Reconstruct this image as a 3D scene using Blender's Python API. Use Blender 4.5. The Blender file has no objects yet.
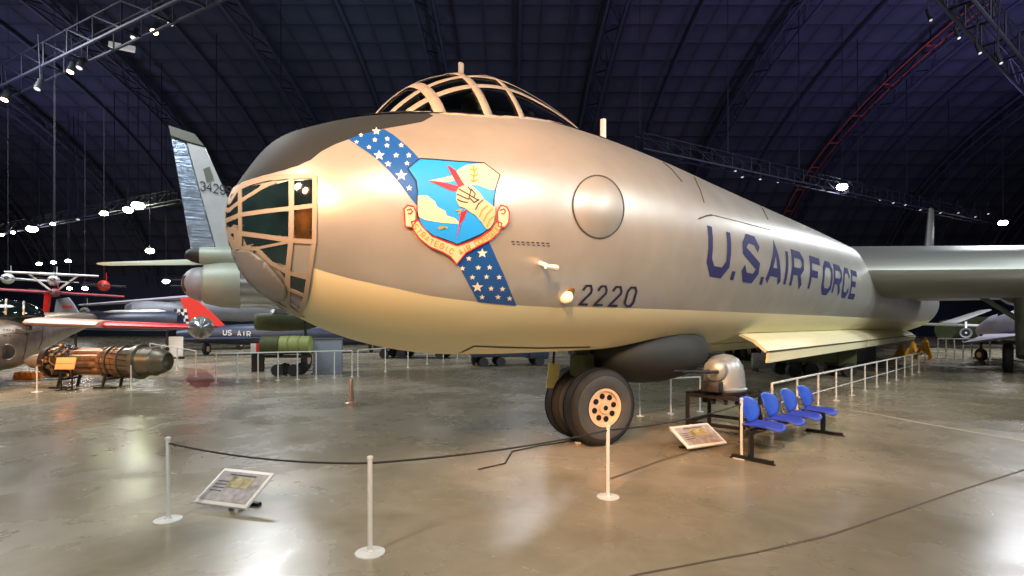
import bpy, bmesh, math, random
from mathutils import Vector, Matrix, geometry
from mathutils.bvhtree import BVHTree
V = Vector; PI = math.pi
random.seed(7)
C = bpy.context.scene.collection

# ---------------------------------------------------------------- camera model
F, CX, HY, EYE = 520.0, 512.0, 325.0, 1.7
def at(px, py, Z): return V(((px-CX)*Z/F, Z, EYE-(py-HY)*Z/F))
def ground(px, py):
    Z = EYE*F/(py-HY); return V(((px-CX)*Z/F, Z, 0))
cam = bpy.data.cameras.new('camera'); cam.sensor_width = 36; cam.lens = F/1024*36
cam.shift_y = (HY-288)/1024; cam.clip_end = 600
co = bpy.data.objects.new('camera', cam); co.location = (0, 0, EYE); co.rotation_euler = (PI/2, 0, 0)
C.objects.link(co); bpy.context.scene.camera = co

# ---------------------------------------------------------------- materials
def lin(c):
    return tuple(((x/255)/12.92 if x/255 <= .04045 else ((x/255+.055)/1.055)**2.4) for x in c)+(1,)
M = {}
def mat(name, rgb, rough=.5, metal=0., noise=0., scale=4., emit=None, rgb2=None, bump=0., spec=None, stretch=None):
    m = bpy.data.materials.new(name); m.use_nodes = True; M[name] = m
    nt = m.node_tree; b = nt.nodes['Principled BSDF']; col = lin(rgb)
    b.inputs['Base Color'].default_value = col; b.inputs['Roughness'].default_value = rough
    b.inputs['Metallic'].default_value = metal
    if spec is not None: b.inputs['Specular IOR Level'].default_value = spec
    if emit:
        b.inputs['Emission Color'].default_value = lin(emit[0]); b.inputs['Emission Strength'].default_value = emit[1]
    if noise or rgb2 or bump:
        tc = nt.nodes.new('ShaderNodeTexCoord'); mp = nt.nodes.new('ShaderNodeMapping')
        nt.links.new(tc.outputs['Object'], mp.inputs[0])
        if stretch: mp.inputs['Scale'].default_value = stretch
        n = nt.nodes.new('ShaderNodeTexNoise'); n.inputs['Scale'].default_value = scale
        n.inputs['Detail'].default_value = 5; n.inputs['Roughness'].default_value = .6
        nt.links.new(mp.outputs[0], n.inputs['Vector'])
        if noise or rgb2:
            r = nt.nodes.new('ShaderNodeValToRGB')
            r.color_ramp.elements[0].position = .32; r.color_ramp.elements[1].position = .68
            c2 = lin(rgb2) if rgb2 else tuple(min(1, x*(1+noise)) for x in col[:3])+(1,)
            c1 = col if rgb2 else tuple(x*(1-noise) for x in col[:3])+(1,)
            r.color_ramp.elements[0].color = c1; r.color_ramp.elements[1].color = c2
            nt.links.new(n.outputs[0], r.inputs[0]); nt.links.new(r.outputs[0], b.inputs['Base Color'])
        if bump:
            bn = nt.nodes.new('ShaderNodeBump'); bn.inputs['Strength'].default_value = bump; bn.inputs['Distance'].default_value = .05
            nt.links.new(n.outputs[0], bn.inputs['Height']); nt.links.new(bn.outputs[0], b.inputs['Normal'])
    return m
mat('silver', (172,171,164), .42, .55, .10, 1.2)
mat('wing_silver', (150,152,146), .38, .6, .08, .8, stretch=(.3, .3, 3))
mat('frame_paint', (160,148,132), .55, .2)
mat('cream', (222,216,178), .5, 0, .05, 1.5)
mat('black_paint', (62,60,60), .55, 0, .18, 1.5)
mat('dark_glass', (10,20,24), .06, 0, spec=.8)
mat('nose_glass', (6,14,18), .05, 0, spec=.9, rgb2=(30,52,58), scale=2.2)  # teal noise puts mottled reflections into the panes' colour
mat('brown_glass', (24,20,14), .08, 0, spec=.7, rgb2=(96,66,34), scale=7)
mat('grey_oval', (118,118,118), .5, 0)
mat('seam', (62,54,46), .7)
mat('blue_band', (20,78,150), .4)
mat('sky_blue', (30,140,225), .4)
mat('star_white', (225,220,210), .5)
mat('crest_tan', (226,196,160), .5)
mat('crest_line', (24,22,28), .5)
mat('red_paint', (196,28,40), .4)
mat('pink_paint', (246,196,160), .5)
mat('orange_paint', (206,128,20), .5)
mat('olive_gold', (150,138,50), .5)
mat('steel_glove', (188,172,140), .45, .1)
mat('letter_blue', (24,28,84), .6, 0, .1, 20)
mat('number_navy', (20,26,62), .5)
mat('rubber', (30,31,31), .75, 0, .2, 8)
mat('tyre_side', (62,64,64), .6, 0, .15, 8)
mat('hub_cream', (214,184,150), .5, .1)
mat('dark_metal', (40,40,38), .55, .3)
mat('black_metal', (18,19,22), .5, .2)
mat('bay_green', (44,48,34), .8)
mat('radome', (34,40,42), .7, 0, .1, 3)
mat('turret_silver', (140,150,154), .35, .35, .05, 6)
mat('blue_plastic', (36,76,182), .35)
mat('blue_seat', (40,62,170), .45)
mat('seat_bracket', (120,118,104), .45, .4)
mat('post_white', (196,198,194), .5)
mat('rope_black', (22,22,22), .8)
mat('panel_white', (205,205,200), .4)
mat('panel_grey', (120,116,112), .6, 0, rgb2=(165,160,158), scale=14)
mat('panel_photo', (190,176,120), .6, 0, rgb2=(40,40,30), scale=9)
mat('green_grey', (142,152,138), .5, .2, .08, 2)
mat('fin_metal', (160,178,200), .22, .85, .2, 2.5, bump=.5, stretch=(.4,.4,5))
mat('fin_paint', (170,176,178), .4, .3, .08, 2)
mat('fin_cap', (88,92,82), .6)
mat('bright_metal', (168,172,172), .25, .8, .15, 3)
mat('jet_silver', (160,144,128), .34, .75, .25, 2.5)
mat('wing_tan', (196,166,150), .4, .3)
mat('dark_blue', (44,52,72), .4, .1, .2, 3)
mat('white_paint', (220,222,220), .45)
mat('grey_paint', (128,132,140), .5, .1, .1, 3)
mat('red_bright', (222,40,34), .45)
mat('olive', (70,76,44), .7, 0, .2, 3)
mat('yellow_green', (140,148,84), .6, 0, .1, 6)
mat('dull_red', (150,62,72), .5)
mat('gear_plate', (206,206,140), .5)
mat('bronze', (156,118,88), .38, .75, .35, 9)
mat('bronze_dark', (60,46,36), .5, .6, .4, 14)
mat('pewter', (122,118,104), .35, .8, .2, 6)
mat('orange_board', (240,160,100), .6)
mat('orange_kit', (224,120,30), .6, 0, .2, 10)
mat('jack_yellow', (222,160,30), .5)
mat('kiosk_grey', (120,128,140), .6, 0, .06, 3)
mat('lilac', (170,164,180), .45, .1, .08, 2)
mat('rib_grey', (50,52,70), .6, .2)
mat('truss_dark', (26,28,44), .6, .2)
mat('conduit_red', (160,66,56), .5)
mat('wall_navy', (30,36,60), .8, 0, .25, .25)
mat('glowing_board', (200,195,190), .6, emit=((210,205,200), .35))  # pale board colour with a faint emission of its own
mat('lamp_housing', (46,48,54), .5, .4)
mat('lamp_cool', (255,255,255), .5, emit=((255,245,250), 60))
mat('lamp_green', (255,255,230), .5, emit=((240,255,200), 65))
mat('lamp_warm', (255,220,180), .5, emit=((255,200,130), 18))
mat('lamp_dim', (255,255,255), .5, emit=((240,240,255), .5))  # faint glow, also put on the lenses of unlit spotlights
mat('clear_lens', (235,230,220), .15, 0, emit=None)
mat('amber', (150,110,50), .35, .5)
mat('teal_sheet', (40,120,130), .7)
mat('pink_banner', (190,120,120), .7)
mat('seat_tan', (150,130,96), .7)
# canopy glass: see-through with a reflecting skin
g = bpy.data.materials.new('canopy_glass'); g.use_nodes = True; M['canopy_glass'] = g
nt = g.node_tree; nt.nodes.clear()
o = nt.nodes.new('ShaderNodeOutputMaterial'); mx = nt.nodes.new('ShaderNodeMixShader')
tr = nt.nodes.new('ShaderNodeBsdfTransparent'); tr.inputs[0].default_value = (.55,.68,.72,1)
gl = nt.nodes.new('ShaderNodeBsdfGlossy'); gl.inputs['Roughness'].default_value = .06
fr = nt.nodes.new('ShaderNodeFresnel'); fr.inputs[0].default_value = 2.1
nt.links.new(fr.outputs[0], mx.inputs[0]); nt.links.new(tr.outputs[0], mx.inputs[1]); nt.links.new(gl.outputs[0], mx.inputs[2])
nt.links.new(mx.outputs[0], o.inputs[0])

# floor
def floor_mat():
    m = bpy.data.materials.new('polished_concrete'); m.use_nodes = True; M['floor'] = m
    nt = m.node_tree; b = nt.nodes['Principled BSDF']; L = nt.links.new
    tc = nt.nodes.new('ShaderNodeTexCoord')
    def noise(s, det=6, rg=.6, dist=0):
        n = nt.nodes.new('ShaderNodeTexNoise'); n.inputs['Scale'].default_value = s; n.inputs['Detail'].default_value = det
        n.inputs['Roughness'].default_value = rg; n.inputs['Distortion'].default_value = dist
        L(tc.outputs['Object'], n.inputs['Vector']); return n
    def ramp(n, stops):
        r = nt.nodes.new('ShaderNodeValToRGB'); e = r.color_ramp.elements
        while len(e) < len(stops): e.new(.5)
        for i, (p, c) in enumerate(stops): e[i].position = p; e[i].color = c
        L(n.outputs[0], r.inputs[0]); return r
    big = ramp(noise(.35, 5, .6, .6), [(.3, lin((112,108,88))), (.5, lin((140,130,108))), (.7, lin((164,154,134)))])
    sm = ramp(noise(2.2, 8, .7, 1.2), [(.3, (.76,.76,.74,1)), (.62, (1,1,1,1))])
    mu = nt.nodes.new('ShaderNodeMix'); mu.data_type = 'RGBA'; mu.blend_type = 'MULTIPLY'; mu.inputs[0].default_value = .8
    L(big.outputs[0], mu.inputs[6]); L(sm.outputs[0], mu.inputs[7]); L(mu.outputs[2], b.inputs['Base Color'])
    rr = ramp(noise(.9, 6, .6, .5), [(.3, (.17,.17,.17,1)), (.7, (.34,.34,.34,1))])
    L(rr.outputs[0], b.inputs['Roughness']); b.inputs['Specular IOR Level'].default_value = .75
    bn = nt.nodes.new('ShaderNodeBump'); bn.inputs['Strength'].default_value = .12; bn.inputs['Distance'].default_value = .01
    L(noise(1.5, 4).outputs[0], bn.inputs['Height']); L(bn.outputs[0], b.inputs['Normal'])
floor_mat()
mat('joint', (84,76,62), .7); mat('joint_light', (176,164,138), .6)
mat('floor_stain', (112,104,82), .25, 0); mat('red_brown_patch', (96,60,50), .35)  # the second is the red-brown colour of one flat ellipse on the floor

# quilted roof lining: uv = (metres along the hall, metres round the arch)
def quilt_mat():
    m = bpy.data.materials.new('quilted_roof_lining'); m.use_nodes = True; M['quilt'] = m
    nt = m.node_tree; b = nt.nodes['Principled BSDF']; L = nt.links.new
    uv = nt.nodes.new('ShaderNodeUVMap'); sp = nt.nodes.new('ShaderNodeSeparateXYZ'); L(uv.outputs[0], sp.inputs[0])
    def mth(op, a, bb=None):
        n = nt.nodes.new('ShaderNodeMath'); n.operation = op
        for i, q in enumerate((a, bb)):
            if q is None: continue
            if isinstance(q, (int, float)): n.inputs[i].default_value = q
            else: L(q, n.inputs[i])
        return n.outputs[0]
    su = mth('ABSOLUTE', mth('SINE', mth('MULTIPLY', sp.outputs[0], PI/2.6)))
    sv = mth('ABSOLUTE', mth('SINE', mth('MULTIPLY', sp.outputs[1], PI/2.4)))
    h = mth('POWER', mth('MULTIPLY', su, sv), .32)
    tc = nt.nodes.new('ShaderNodeTexCoord'); n = nt.nodes.new('ShaderNodeTexNoise'); n.inputs['Scale'].default_value = .16
    n.inputs['Detail'].default_value = 8; n.inputs['Roughness'].default_value = .75; L(tc.outputs['Object'], n.inputs['Vector'])
    r = nt.nodes.new('ShaderNodeValToRGB'); e = r.color_ramp.elements; e.new(.5)
    for i, (p, c) in enumerate([(.3, (34,46,52)), (.5, (46,48,66)), (.72, (66,58,78))]): e[i].position = p; e[i].color = lin(c)
    L(n.outputs['Fac'], r.inputs[0])
    mu = nt.nodes.new('ShaderNodeMix'); mu.data_type = 'RGBA'; mu.blend_type = 'MIX'
    mu.inputs[6].default_value = lin((29,31,45)); L(h, mu.inputs[0]); L(r.outputs[0], mu.inputs[7]); L(mu.outputs[2], b.inputs['Base Color'])
    b.inputs['Roughness'].default_value = .8
    bn = nt.nodes.new('ShaderNodeBump'); bn.inputs['Strength'].default_value = .7; bn.inputs['Distance'].default_value = .45
    L(h, bn.inputs['Height']); L(bn.outputs[0], b.inputs['Normal'])
quilt_mat()

# ---------------------------------------------------------------- mesh builder
class MB:
    def __init__(s): s.v = []; s.f = []; s.m = []; s.mats = []; s.uv = None
    def mi(s, m):
        if m not in s.mats: s.mats.append(m)
        return s.mats.index(m)
    def add(s, vs, fs, m):
        k = len(s.v); i = s.mi(m); s.v += [V(p) for p in vs]
        for f in fs: s.f.append([k+q for q in f]); s.m.append(i)
        return s
    def box(s, c, size, m, rot=None, bev=0.):
        x, y, z = [q/2 for q in size]; R = rot if rot else Matrix.Identity(3); c = V(c)
        if bev <= 0:
            P = [(a*x, b*y, d*z) for a in (-1,1) for b in (-1,1) for d in (-1,1)]
            fs = [(0,1,3,2),(4,6,7,5),(0,4,5,1),(2,3,7,6),(0,2,6,4),(1,5,7,3)]
            return s.add([c+R@V(p) for p in P], fs, m)
        bm = bmesh.new(); bmesh.ops.create_cube(bm, size=1)
        for w in bm.verts: w.co = V((w.co.x*2*x, w.co.y*2*y, w.co.z*2*z))
        bmesh.ops.bevel(bm, geom=bm.edges[:], offset=bev, segments=2, affect='EDGES', profile=.5)
        bm.verts.ensure_lookup_table(); bm.verts.index_update()
        s.add([c+R@w.co for w in bm.verts], [[w.index for w in f.verts] for f in bm.faces], m); bm.free(); return s
    def loft(s, rings, m, closed=True, cap=True):
        n = len(rings[0]); vs = [p for r in rings for p in r]; fs = []
        for i in range(len(rings)-1):
            for j in range(n if closed else n-1):
                a = i*n+j; b = i*n+(j+1) % n; fs.append((a, b, b+n, a+n))
        if cap and closed: fs.append(tuple(range(n))[::-1]); fs.append(tuple(range((len(rings)-1)*n, len(rings)*n)))
        return s.add(vs, fs, m)
    def tube(s, path, r, m, n=10, cap=True):
        path = [V(p) for p in path]; rr = r if isinstance(r, (list, tuple)) else [r]*len(path); rings = []; up = None
        for i, p in enumerate(path):
            t = (path[min(i+1, len(path)-1)]-path[max(i-1, 0)]).normalized()
            if up is None: up = t.orthogonal().normalized()
            up = (up-t*up.dot(t)); up = up.normalized() if up.length > 1e-6 else t.orthogonal().normalized()
            w = t.cross(up); rings.append([p+(up*math.cos(a)+w*math.sin(a))*rr[i] for a in [2*PI*k/n for k in range(n)]])
        return s.loft(rings, m, True, cap)
    def lathe(s, o, ax, prof, m, n=32, sq=(1,1), up=None, cap=True):
        """prof: (distance along ax, radius)"""
        o = V(o); ax = V(ax).normalized(); u = V(up) if up else (V((0,0,1)) if abs(ax.z) < .9 else V((1,0,0)))
        u = (u-ax*u.dot(ax)).normalized(); w = ax.cross(u)
        rings = [[o+ax*d+(u*math.sin(a)*sq[1]+w*math.cos(a)*sq[0])*max(r, 1e-4) for a in [2*PI*k/n for k in range(n)]] for d, r in prof]
        return s.loft(rings, m, True, cap)
    def prism(s, poly, ext, m):
        n = len(poly); P = [V(p) for p in poly]; e = V(ext)
        return s.add(P+[p+e for p in P], [tuple(range(n))[::-1], tuple(range(n, 2*n))]+[(i, (i+1) % n, n+(i+1) % n, n+i) for i in range(n)], m)
    def sphere(s, c, r, m, n=20):
        r = r if isinstance(r, (tuple, list)) else (r, r, r); c = V(c); k = n//2
        rings = [[c+V((r[0]*math.sin(PI*i/k+1e-4)*math.cos(2*PI*j/n), r[1]*math.sin(PI*i/k+1e-4)*math.sin(2*PI*j/n), r[2]*math.cos(PI*i/k))) for j in range(n)] for i in range(k+1)]
        return s.loft(rings, m)
    def wing(s, r0, t0, cr, ct, m, chord=(0,1,0), up=(0,0,1), tk=.12, tt=None, n=9, taps=6):
        """root/tip leading edges, chords, chord direction and up; aerofoil thickness ratio tk"""
        r0, t0, cd, u = V(r0), V(t0), V(chord).normalized(), V(up).normalized(); rings = []; tt = tt or tk
        for i in range(taps+1):
            q = i/taps; o = r0.lerp(t0, q); c = cr+(ct-cr)*q; k = tk+(tt-tk)*q; rg = []
            if i == taps: c *= .97
            for side in (1, -1):
                xs = [.5-.5*math.cos(PI*j/n) for j in range(n+1)]
                if side < 0: xs = xs[::-1][1:-1]
                for x in xs:
                    y = 5*k*(.2969*math.sqrt(x)-.126*x-.3516*x*x+.2843*x**3-.1036*x**4)
                    rg.append(o+cd*c*x+u*c*y*side*(1.15 if side > 0 else .85))
            rings.append(rg)
        return s.loft(rings, m)
    def build(s, name, parent=None, smooth=True, label=None, angle=.6):
        me = bpy.data.meshes.new(name); off = V((0,0,0))
        top = parent is None
        if top and s.v:
            lo = [min(p[i] for p in s.v) for i in range(3)]; hi = [max(p[i] for p in s.v) for i in range(3)]
            off = V(((lo[0]+hi[0])/2, (lo[1]+hi[1])/2, lo[2]))
        elif not top:
            q = parent
            while q is not None: off = off+V(q.get('_o', (0,0,0))); q = q.parent
        me.from_pydata([p-off for p in s.v], [], s.f)
        for m in s.mats: me.materials.append(M[m])
        me.polygons.foreach_set('material_index', s.m)
        if s.uv: 
            lay = me.uv_layers.new(name='UVMap')
            for l in me.loops: lay.data[l.index].uv = s.uv[l.vertex_index]
        me.validate(); me.update()
        bm = bmesh.new(); bm.from_mesh(me); bmesh.ops.delete(bm, geom=[w_ for w_ in bm.verts if not w_.link_faces], context='VERTS'); bmesh.ops.remove_doubles(bm, verts=bm.verts[:], dist=2e-5); bmesh.ops.recalc_face_normals(bm, faces=bm.faces[:])
        if smooth:
            for f in bm.faces: f.smooth = True
            for e in bm.edges: e.smooth = not (len(e.link_faces) == 2 and e.calc_face_angle(0) > angle)
        bm.to_mesh(me); bm.free()
        ob = bpy.data.objects.new(name, me); C.objects.link(ob)
        if top: ob.location = off
        else: ob.parent = parent
        if label: ob['label'] = label
        return ob
def thing(name, loc, label, cat, group=None):
    o = bpy.data.objects.new(name, None); C.objects.link(o); o.location = loc; o['_o'] = tuple(loc)
    o['label'] = label; o['category'] = cat
    if group: o['group'] = group
    return o
def tag(o, label, cat, group=None):
    o['label'] = label; o['category'] = cat
    if group: o['group'] = group
    return o
def struct(o): o['kind'] = 'structure'; return o
def dup(root, loc, rotz=0, label=None, group=None):
    r = root.copy(); C.objects.link(r); r.location = loc; r.rotation_euler = (0, 0, rotz)
    if label: r['label'] = label
    if group: r['group'] = group
    def rec(a, b):
        for ch in list(a.children):
            c = ch.copy(); C.objects.link(c); c.parent = b; rec(ch, c)
    rec(root, r); return r
def rz(a): return Matrix.Rotation(a, 3, 'Z')
def rx(a): return Matrix.Rotation(a, 3, 'X')
def ry(a): return Matrix.Rotation(a, 3, 'Y')
def bar(mb, a, b, w, h, m, up=(0,0,1)):
    a, b = V(a), V(b); t = (b-a); L = t.length; t.normalize(); u = V(up)
    if abs(t.dot(u)) > .95: u = V((1,0,0)) if abs(t.x) < .9 else V((0,1,0))
    sx = t.cross(u).normalized(); u = sx.cross(t)
    R = Matrix((sx, t, u)).transposed(); mb.box((a+b)/2, (w, L, h), m, R)

# ---------------------------------------------------------------- the hall
fl = MB(); fl.add([(-115,-60,0),(115,-60,0),(115,86,0),(-115,86,0)], [(0,1,2,3)], 'floor'); struct(fl.build('floor', smooth=False))
Y0, HS, VH = 14.0, 68.0, 31.0
PE, QE = 3.2, 2.2
def vault(y): return VH*max(0, 1-abs((y-Y0)/HS)**PE)**(1/QE)
NA = 64
def arcp(t): c_ = math.cos(t); y = Y0-HS*math.copysign(abs(c_)**(2/PE), c_); return y, vault(y)
arc = [arcp(PI*i/NA) for i in range(NA+1)]; arc[0] = (Y0-HS, 0); arc[-1] = (Y0+HS, 0)
ln = [0]
for i in range(NA): ln.append(ln[-1]+math.dist(arc[i], arc[i+1]))
cm = MB(); xs = [-115+230*i/20 for i in range(21)]; vs = []; uvs = []; fs = []
for i, (y, z) in enumerate(arc):
    for x in xs: vs.append((x, y, z)); uvs.append((x, ln[i]))
for i in range(NA):
    for j in range(20): a = i*21+j; fs.append((a, a+1, a+22, a+21))
cm.add(vs, fs, 'quilt'); cm.uv = uvs; struct(cm.build('ceiling'))
for sd, x in (('left', -115), ('right', 115)):
    w = MB(); w.add([(x, y, z) for y, z in arc], [tuple(range(NA+1))], 'wall_navy'); struct(w.build('wall_'+sd, smooth=False))
w = MB(); w.box((0, 79, 4.6), (226, .5, 9.2), 'wall_navy'); struct(w.build('wall_back', smooth=False))
# arch ribs: a double chord truss every 15.8 m with a slimmer purlin arch between
k = 0
for i in range(-6, 8):
    X = -7.2+15.8*i; r = MB()
    o1 = []; o2 = []
    for j in range(8, NA-3):
        y, z = arc[j]; ny = (arc[j+1][1]-arc[j-1][1]); nz = -(arc[j+1][0]-arc[j-1][0]); l = math.hypot(ny, nz); ny /= l; nz /= l
        o1.append(V((X, y+ny*.5, z+nz*.5))); o2.append((V((X-.8, y+ny*2.2, z+nz*2.2)), V((X+.8, y+ny*2.2, z+nz*2.2))))
    r.tube(o1, .28, 'rib_grey', 6)
    r.tube([p[0] for p in o2], .16, 'rib_grey', 5); r.tube([p[1] for p in o2], .16, 'rib_grey', 5)
    for j in range(len(o1)-1):
        bar(r, o1[j], o2[j+1][j % 2], .12, .12, 'truss_dark'); bar(r, o2[j][0], o2[j+1][1], .1, .1, 'truss_dark'); bar(r, o1[j+1], o2[j][1-j % 2], .1, .1, 'truss_dark')
    struct(r.build('trim_%d' % k, smooth=False)); k += 1
    r = MB(); r.tube([V((X+7.9, y, z-.25)) for y, z in arc[6:NA-3]], .22, 'rib_grey', 5); struct(r.build('trim_%d' % k, smooth=False)); k += 1
cd = MB()
for dx in (0, 1.1): cd.tube([V((38.5+dx, y, z-1.6)) for y, z in arc[24:NA-5]], .075, 'conduit_red', 6)
for y, z in arc[25:NA-5:2]: bar(cd, (38.5, y, z-1.6), (39.6, y, z-1.6), .1, .1, 'conduit_red'); bar(cd, (39, y, z-1.6), (39, y, z-.1), .08, .08, 'truss_dark')
tag(cd.build('conduit'), 'pair of dull red pipes curving down the arched roof at right', 'pipe')
# horizontal lighting catwalks
def catwalk(a, b, label, dense=True):
    a, b = V(a), V(b); m = MB(); L = (b-a).length; n = max(4, int(L/2.2)); t = (b-a)/n; s = V((-t.y, t.x, 0)).normalized()*.4
    for q in (s, -s):
        m.tube([a+q, b+q], .07, 'rib_grey', 6); m.tube([a+q+V((0,0,1.1)), b+q+V((0,0,1.1))], .035, 'truss_dark', 6)
    for i in range(n+1):
        p = a+t*i
        bar(m, p+s, p-s, .08, .06, 'truss_dark')
        for q in (s, -s):
            bar(m, p+q, p+q+V((0,0,1.1)), .05, .05, 'truss_dark')
            if i < n: bar(m, p+q+V((0,0,1.1)), p+q+t, .05, .05, 'truss_dark')
    for i in range(0, n+1, 4):
        p = a+t*i; bar(m, p+V((0,0,1.1)), V((p.x, p.y, max(vault(p.y)-.1, p.z+1.2))), .06, .06, 'truss_dark')
    tag(m.build('lighting_catwalk', smooth=False), label, 'catwalk')
catwalk((-60, 44.7, 14), (-2, 14.6, 14), 'steel catwalk with spotlights crossing the upper left roof')
catwalk((9, 36.6, 14), (63, 66, 14), 'long catwalk strung with small spotlights above the fuselage at right')
catwalk((-20, 45, 14), (-75, 73, 14), 'distant catwalk carrying the bright row of lamps at left')
catwalk((6, 12, 14), (36, 33.4, 14), 'dark catwalk cutting across the top right corner')

# lamps
def lamp(px, py, Z, r, m, lab, grp=None):
    r *= .72 if px > 800 else .6
    p = at(px, py, Z); t = thing('ceiling_lamp', p, lab, 'lamp', grp)
    a = MB(); a.lathe(p+V((0,0,.12)), (0,0,1), [(r*.2, r*.9), (r*.35, r*.85), (r*.6, r*.5), (r*.9, r*.2), (r*.95, .01)], 'lamp_housing', 20)
    h = vault(p.y)-.05
    a.tube([p+V((0,0,r*.8)), V((p.x, p.y, max(h, p.z+1)))], .04, 'truss_dark', 5); a.build('housing', t)
    a = MB(); a.sphere(p, (r, r, r*.62), m, 20); a.build('lens', t)
    return t
lamp(842,187,48,.62,'lamp_cool','bright white ceiling lamp hanging above the lettering of the bomber')
lamp(1003,223,58,.6,'lamp_cool','bright white ceiling lamp above the wing near the right edge')
lamp(128,210,54,.75,'lamp_cool','white lamp just left of the brightest greenish lamp')
lamp(138,205.5,53,.95,'lamp_green','brightest greenish white lamp left of the tall tail fin')
lamp(104,213.5,56,.6,'lamp_green','yellowish lamp left of the brightest lamp pair')
lamp(32,229,64,.95,'lamp_cool','wide white lamp near the left edge in the distant lamp row')
lamp(53,224,62,.4,'lamp_cool','small white lamp right of the wide lamp in the left row')
lamp(78,219.5,60,.28,'lamp_dim','tiny dim lamp in the middle of the left lamp row')
lamp(13,232.5,68,.4,'lamp_cool','small lamp second from the left edge in the lamp row')
lamp(2,235,70,.35,'lamp_cool','small lamp touching the left edge in the lamp row')
lamp(150,251,50,.62,'lamp_cool','white lamp above the long thin tailplane')
lamp(166,281.5,60,.6,'lamp_cool','white lamp low between tailplane and tail gun turret')
lamp(39,264,60,.45,'lamp_green','left lamp of the low trio above the white high-wing aeroplane')
lamp(53.5,262.5,60,.45,'lamp_green','middle lamp of the low trio above the white high-wing aeroplane')
lamp(68,261,60,.45,'lamp_cool','right lamp of the low trio above the white high-wing aeroplane')
lamp(69.5,288.5,62,.4,'lamp_cool','small low lamp under the right half of the white wing')
lamp(85,288.5,62,.5,'lamp_cool','low lamp beside the small red hanging aeroplane')
def spot(px, py, Z, m, lab, ax=(0,-.4,-1), r=.16, grp=None):
    p = at(px, py, Z); t = thing('spotlight', p, lab, 'spotlight', grp); ax = V(ax).normalized()
    a = MB(); a.lathe(p, ax, [(-.5, r*.5), (-.42, r*.8), (0, r*.95), (.12, r)], 'lamp_housing', 12)
    h = vault(p.y); hz = 15.1 if abs(p.z-14) < 2.5 and p.z < 15 else h-.05
    a.tube([p-ax*.3, p-ax*.3+V((0,0,.3)), V((p.x, p.y, hz))], .03, 'truss_dark', 5); a.build('housing', t)
    a = MB(); a.lathe(p+ax*.1, ax, [(0, r*.85), (.03, r*.8)], m, 12); a.build('lens', t)
spot(155,30,24,'lamp_warm','warm glowing spotlight on the upper left catwalk', r=.2)
spot(71,70,24,'lamp_warm','orange lit spotlight half way along the upper left catwalk', r=.16)
spot(5,98,27,'lamp_warm','warm spotlight at the left end of the upper catwalk', r=.2)
for x, y in ((38,87),(80,66),(171,22),(134,36)): spot(x, y, 24,'lamp_dim','small unlit spotlight hanging from the upper left catwalk', grp='spotlights on the upper left catwalk', r=.15)
for i, (x, y) in enumerate([(735,170),(742,176),(760,178),(778,181),(815,184),(880,199),(893,202),(905,204),(920,209),(940,212),(958,212),(975,216),(988,213)]):
    spot(x, y, 38+(x-640)*.055,'lamp_dim','small spotlight hanging from the long right catwalk', grp='spotlights on the long right catwalk', r=.13)
for x, y in ((930,18),(958,36),(979,51),(1000,61)): spot(x, y, 21,'lamp_dim','spotlight on the dark catwalk in the top right corner', grp='spotlights in the top right corner', r=.07)
a = MB(); p = at(122, 47, 30); a.box(p, (1.25,.14,.45), 'glowing_board', rz(.5)@rx(-.5), .03); bar(a, p, (p.x, p.y, vault(p.y)-.05), .05, .05, 'truss_dark')
tag(a.build('hanging_board', smooth=False), 'pale rectangular board hanging under the upper left roof', 'board')

# ---------------------------------------------------------------- the big bomber
DA = V((.688, .7256, 0)); NL = V((.7256, -.688, 0)); LC = 4.44       # aft axis, lateral towards visitors, offset
def B(s, lat, z): return DA*s+NL*(lat-LC)+V((0,0,z))
S0 = 1.448
KO = [0,.04,.15,.35,.7,1.2,1.9,2.8,4.0,5.5,7.5,10,14,20,36,41,46,50,53.5]
KT = [2.618,2.773,2.971,3.248,3.462,3.680,3.913,4.142,4.265,4.33,4.35,4.38,4.43,4.45,4.45,4.42,4.36,4.2,3.9]
KB = [2.618,2.361,2.118,1.924,1.714,1.532,1.405,1.36,1.345,1.34,1.34,1.34,1.34,1.34,1.36,1.6,2.3,2.95,3.4]
KU = [math.sqrt(x) for x in KO]
def cub(x, y, q):
    h = [x[i+1]-x[i] for i in range(len(x)-1)]; dl = [(y[i+1]-y[i])/h[i] for i in range(len(h))]
    m = [dl[0]]+[(dl[i-1]*h[i]+dl[i]*h[i-1])/(h[i]+h[i-1]) for i in range(1, len(h))]+[dl[-1]]
    i = 0
    while i < len(h)-1 and q > x[i+1]: i += 1
    t = (q-x[i])/h[i]
    return (2*t**3-3*t*t+1)*y[i]+(t**3-2*t*t+t)*h[i]*m[i]+(-2*t**3+3*t*t)*y[i+1]+(t**3-t*t)*h[i]*m[i+1]
def sec(s):
    u = math.sqrt(max(0, s-S0)); a = cub(KU, KT, u); b = cub(KU, KB, u); return (a+b)/2, max(.002, (a-b)/2)
NT = 144; US = []
u = 0
while u < KU[-1]: US.append(u); u += .025 if u < 3 else .08
US.append(KU[-1])
def hull_grid():
    vs = []; uv = []
    for u in US:
        s = S0+u*u; zc, r = sec(s)
        for j in range(NT+1):
            a = 2*PI*j/NT; vs.append(B(s, r*math.sin(a), zc-r*math.cos(a))); uv.append(((s-1.4)/3, (a if a <= PI else 2*PI-a)/PI))
    return vs, uv
hv, huv = hull_grid(); n1 = NT+1
hf = [(i*n1+j, i*n1+j+1, (i+1)*n1+j+1, (i+1)*n1+j) for i in range(len(US)-1) for j in range(NT)]
bvh = BVHTree.FromPolygons(hv, hf)
CAM = V((0, 0, EYE))
def ray(px, py): return V(((px-CX)/F, 1, (HY-py)/F)).normalized()
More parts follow.
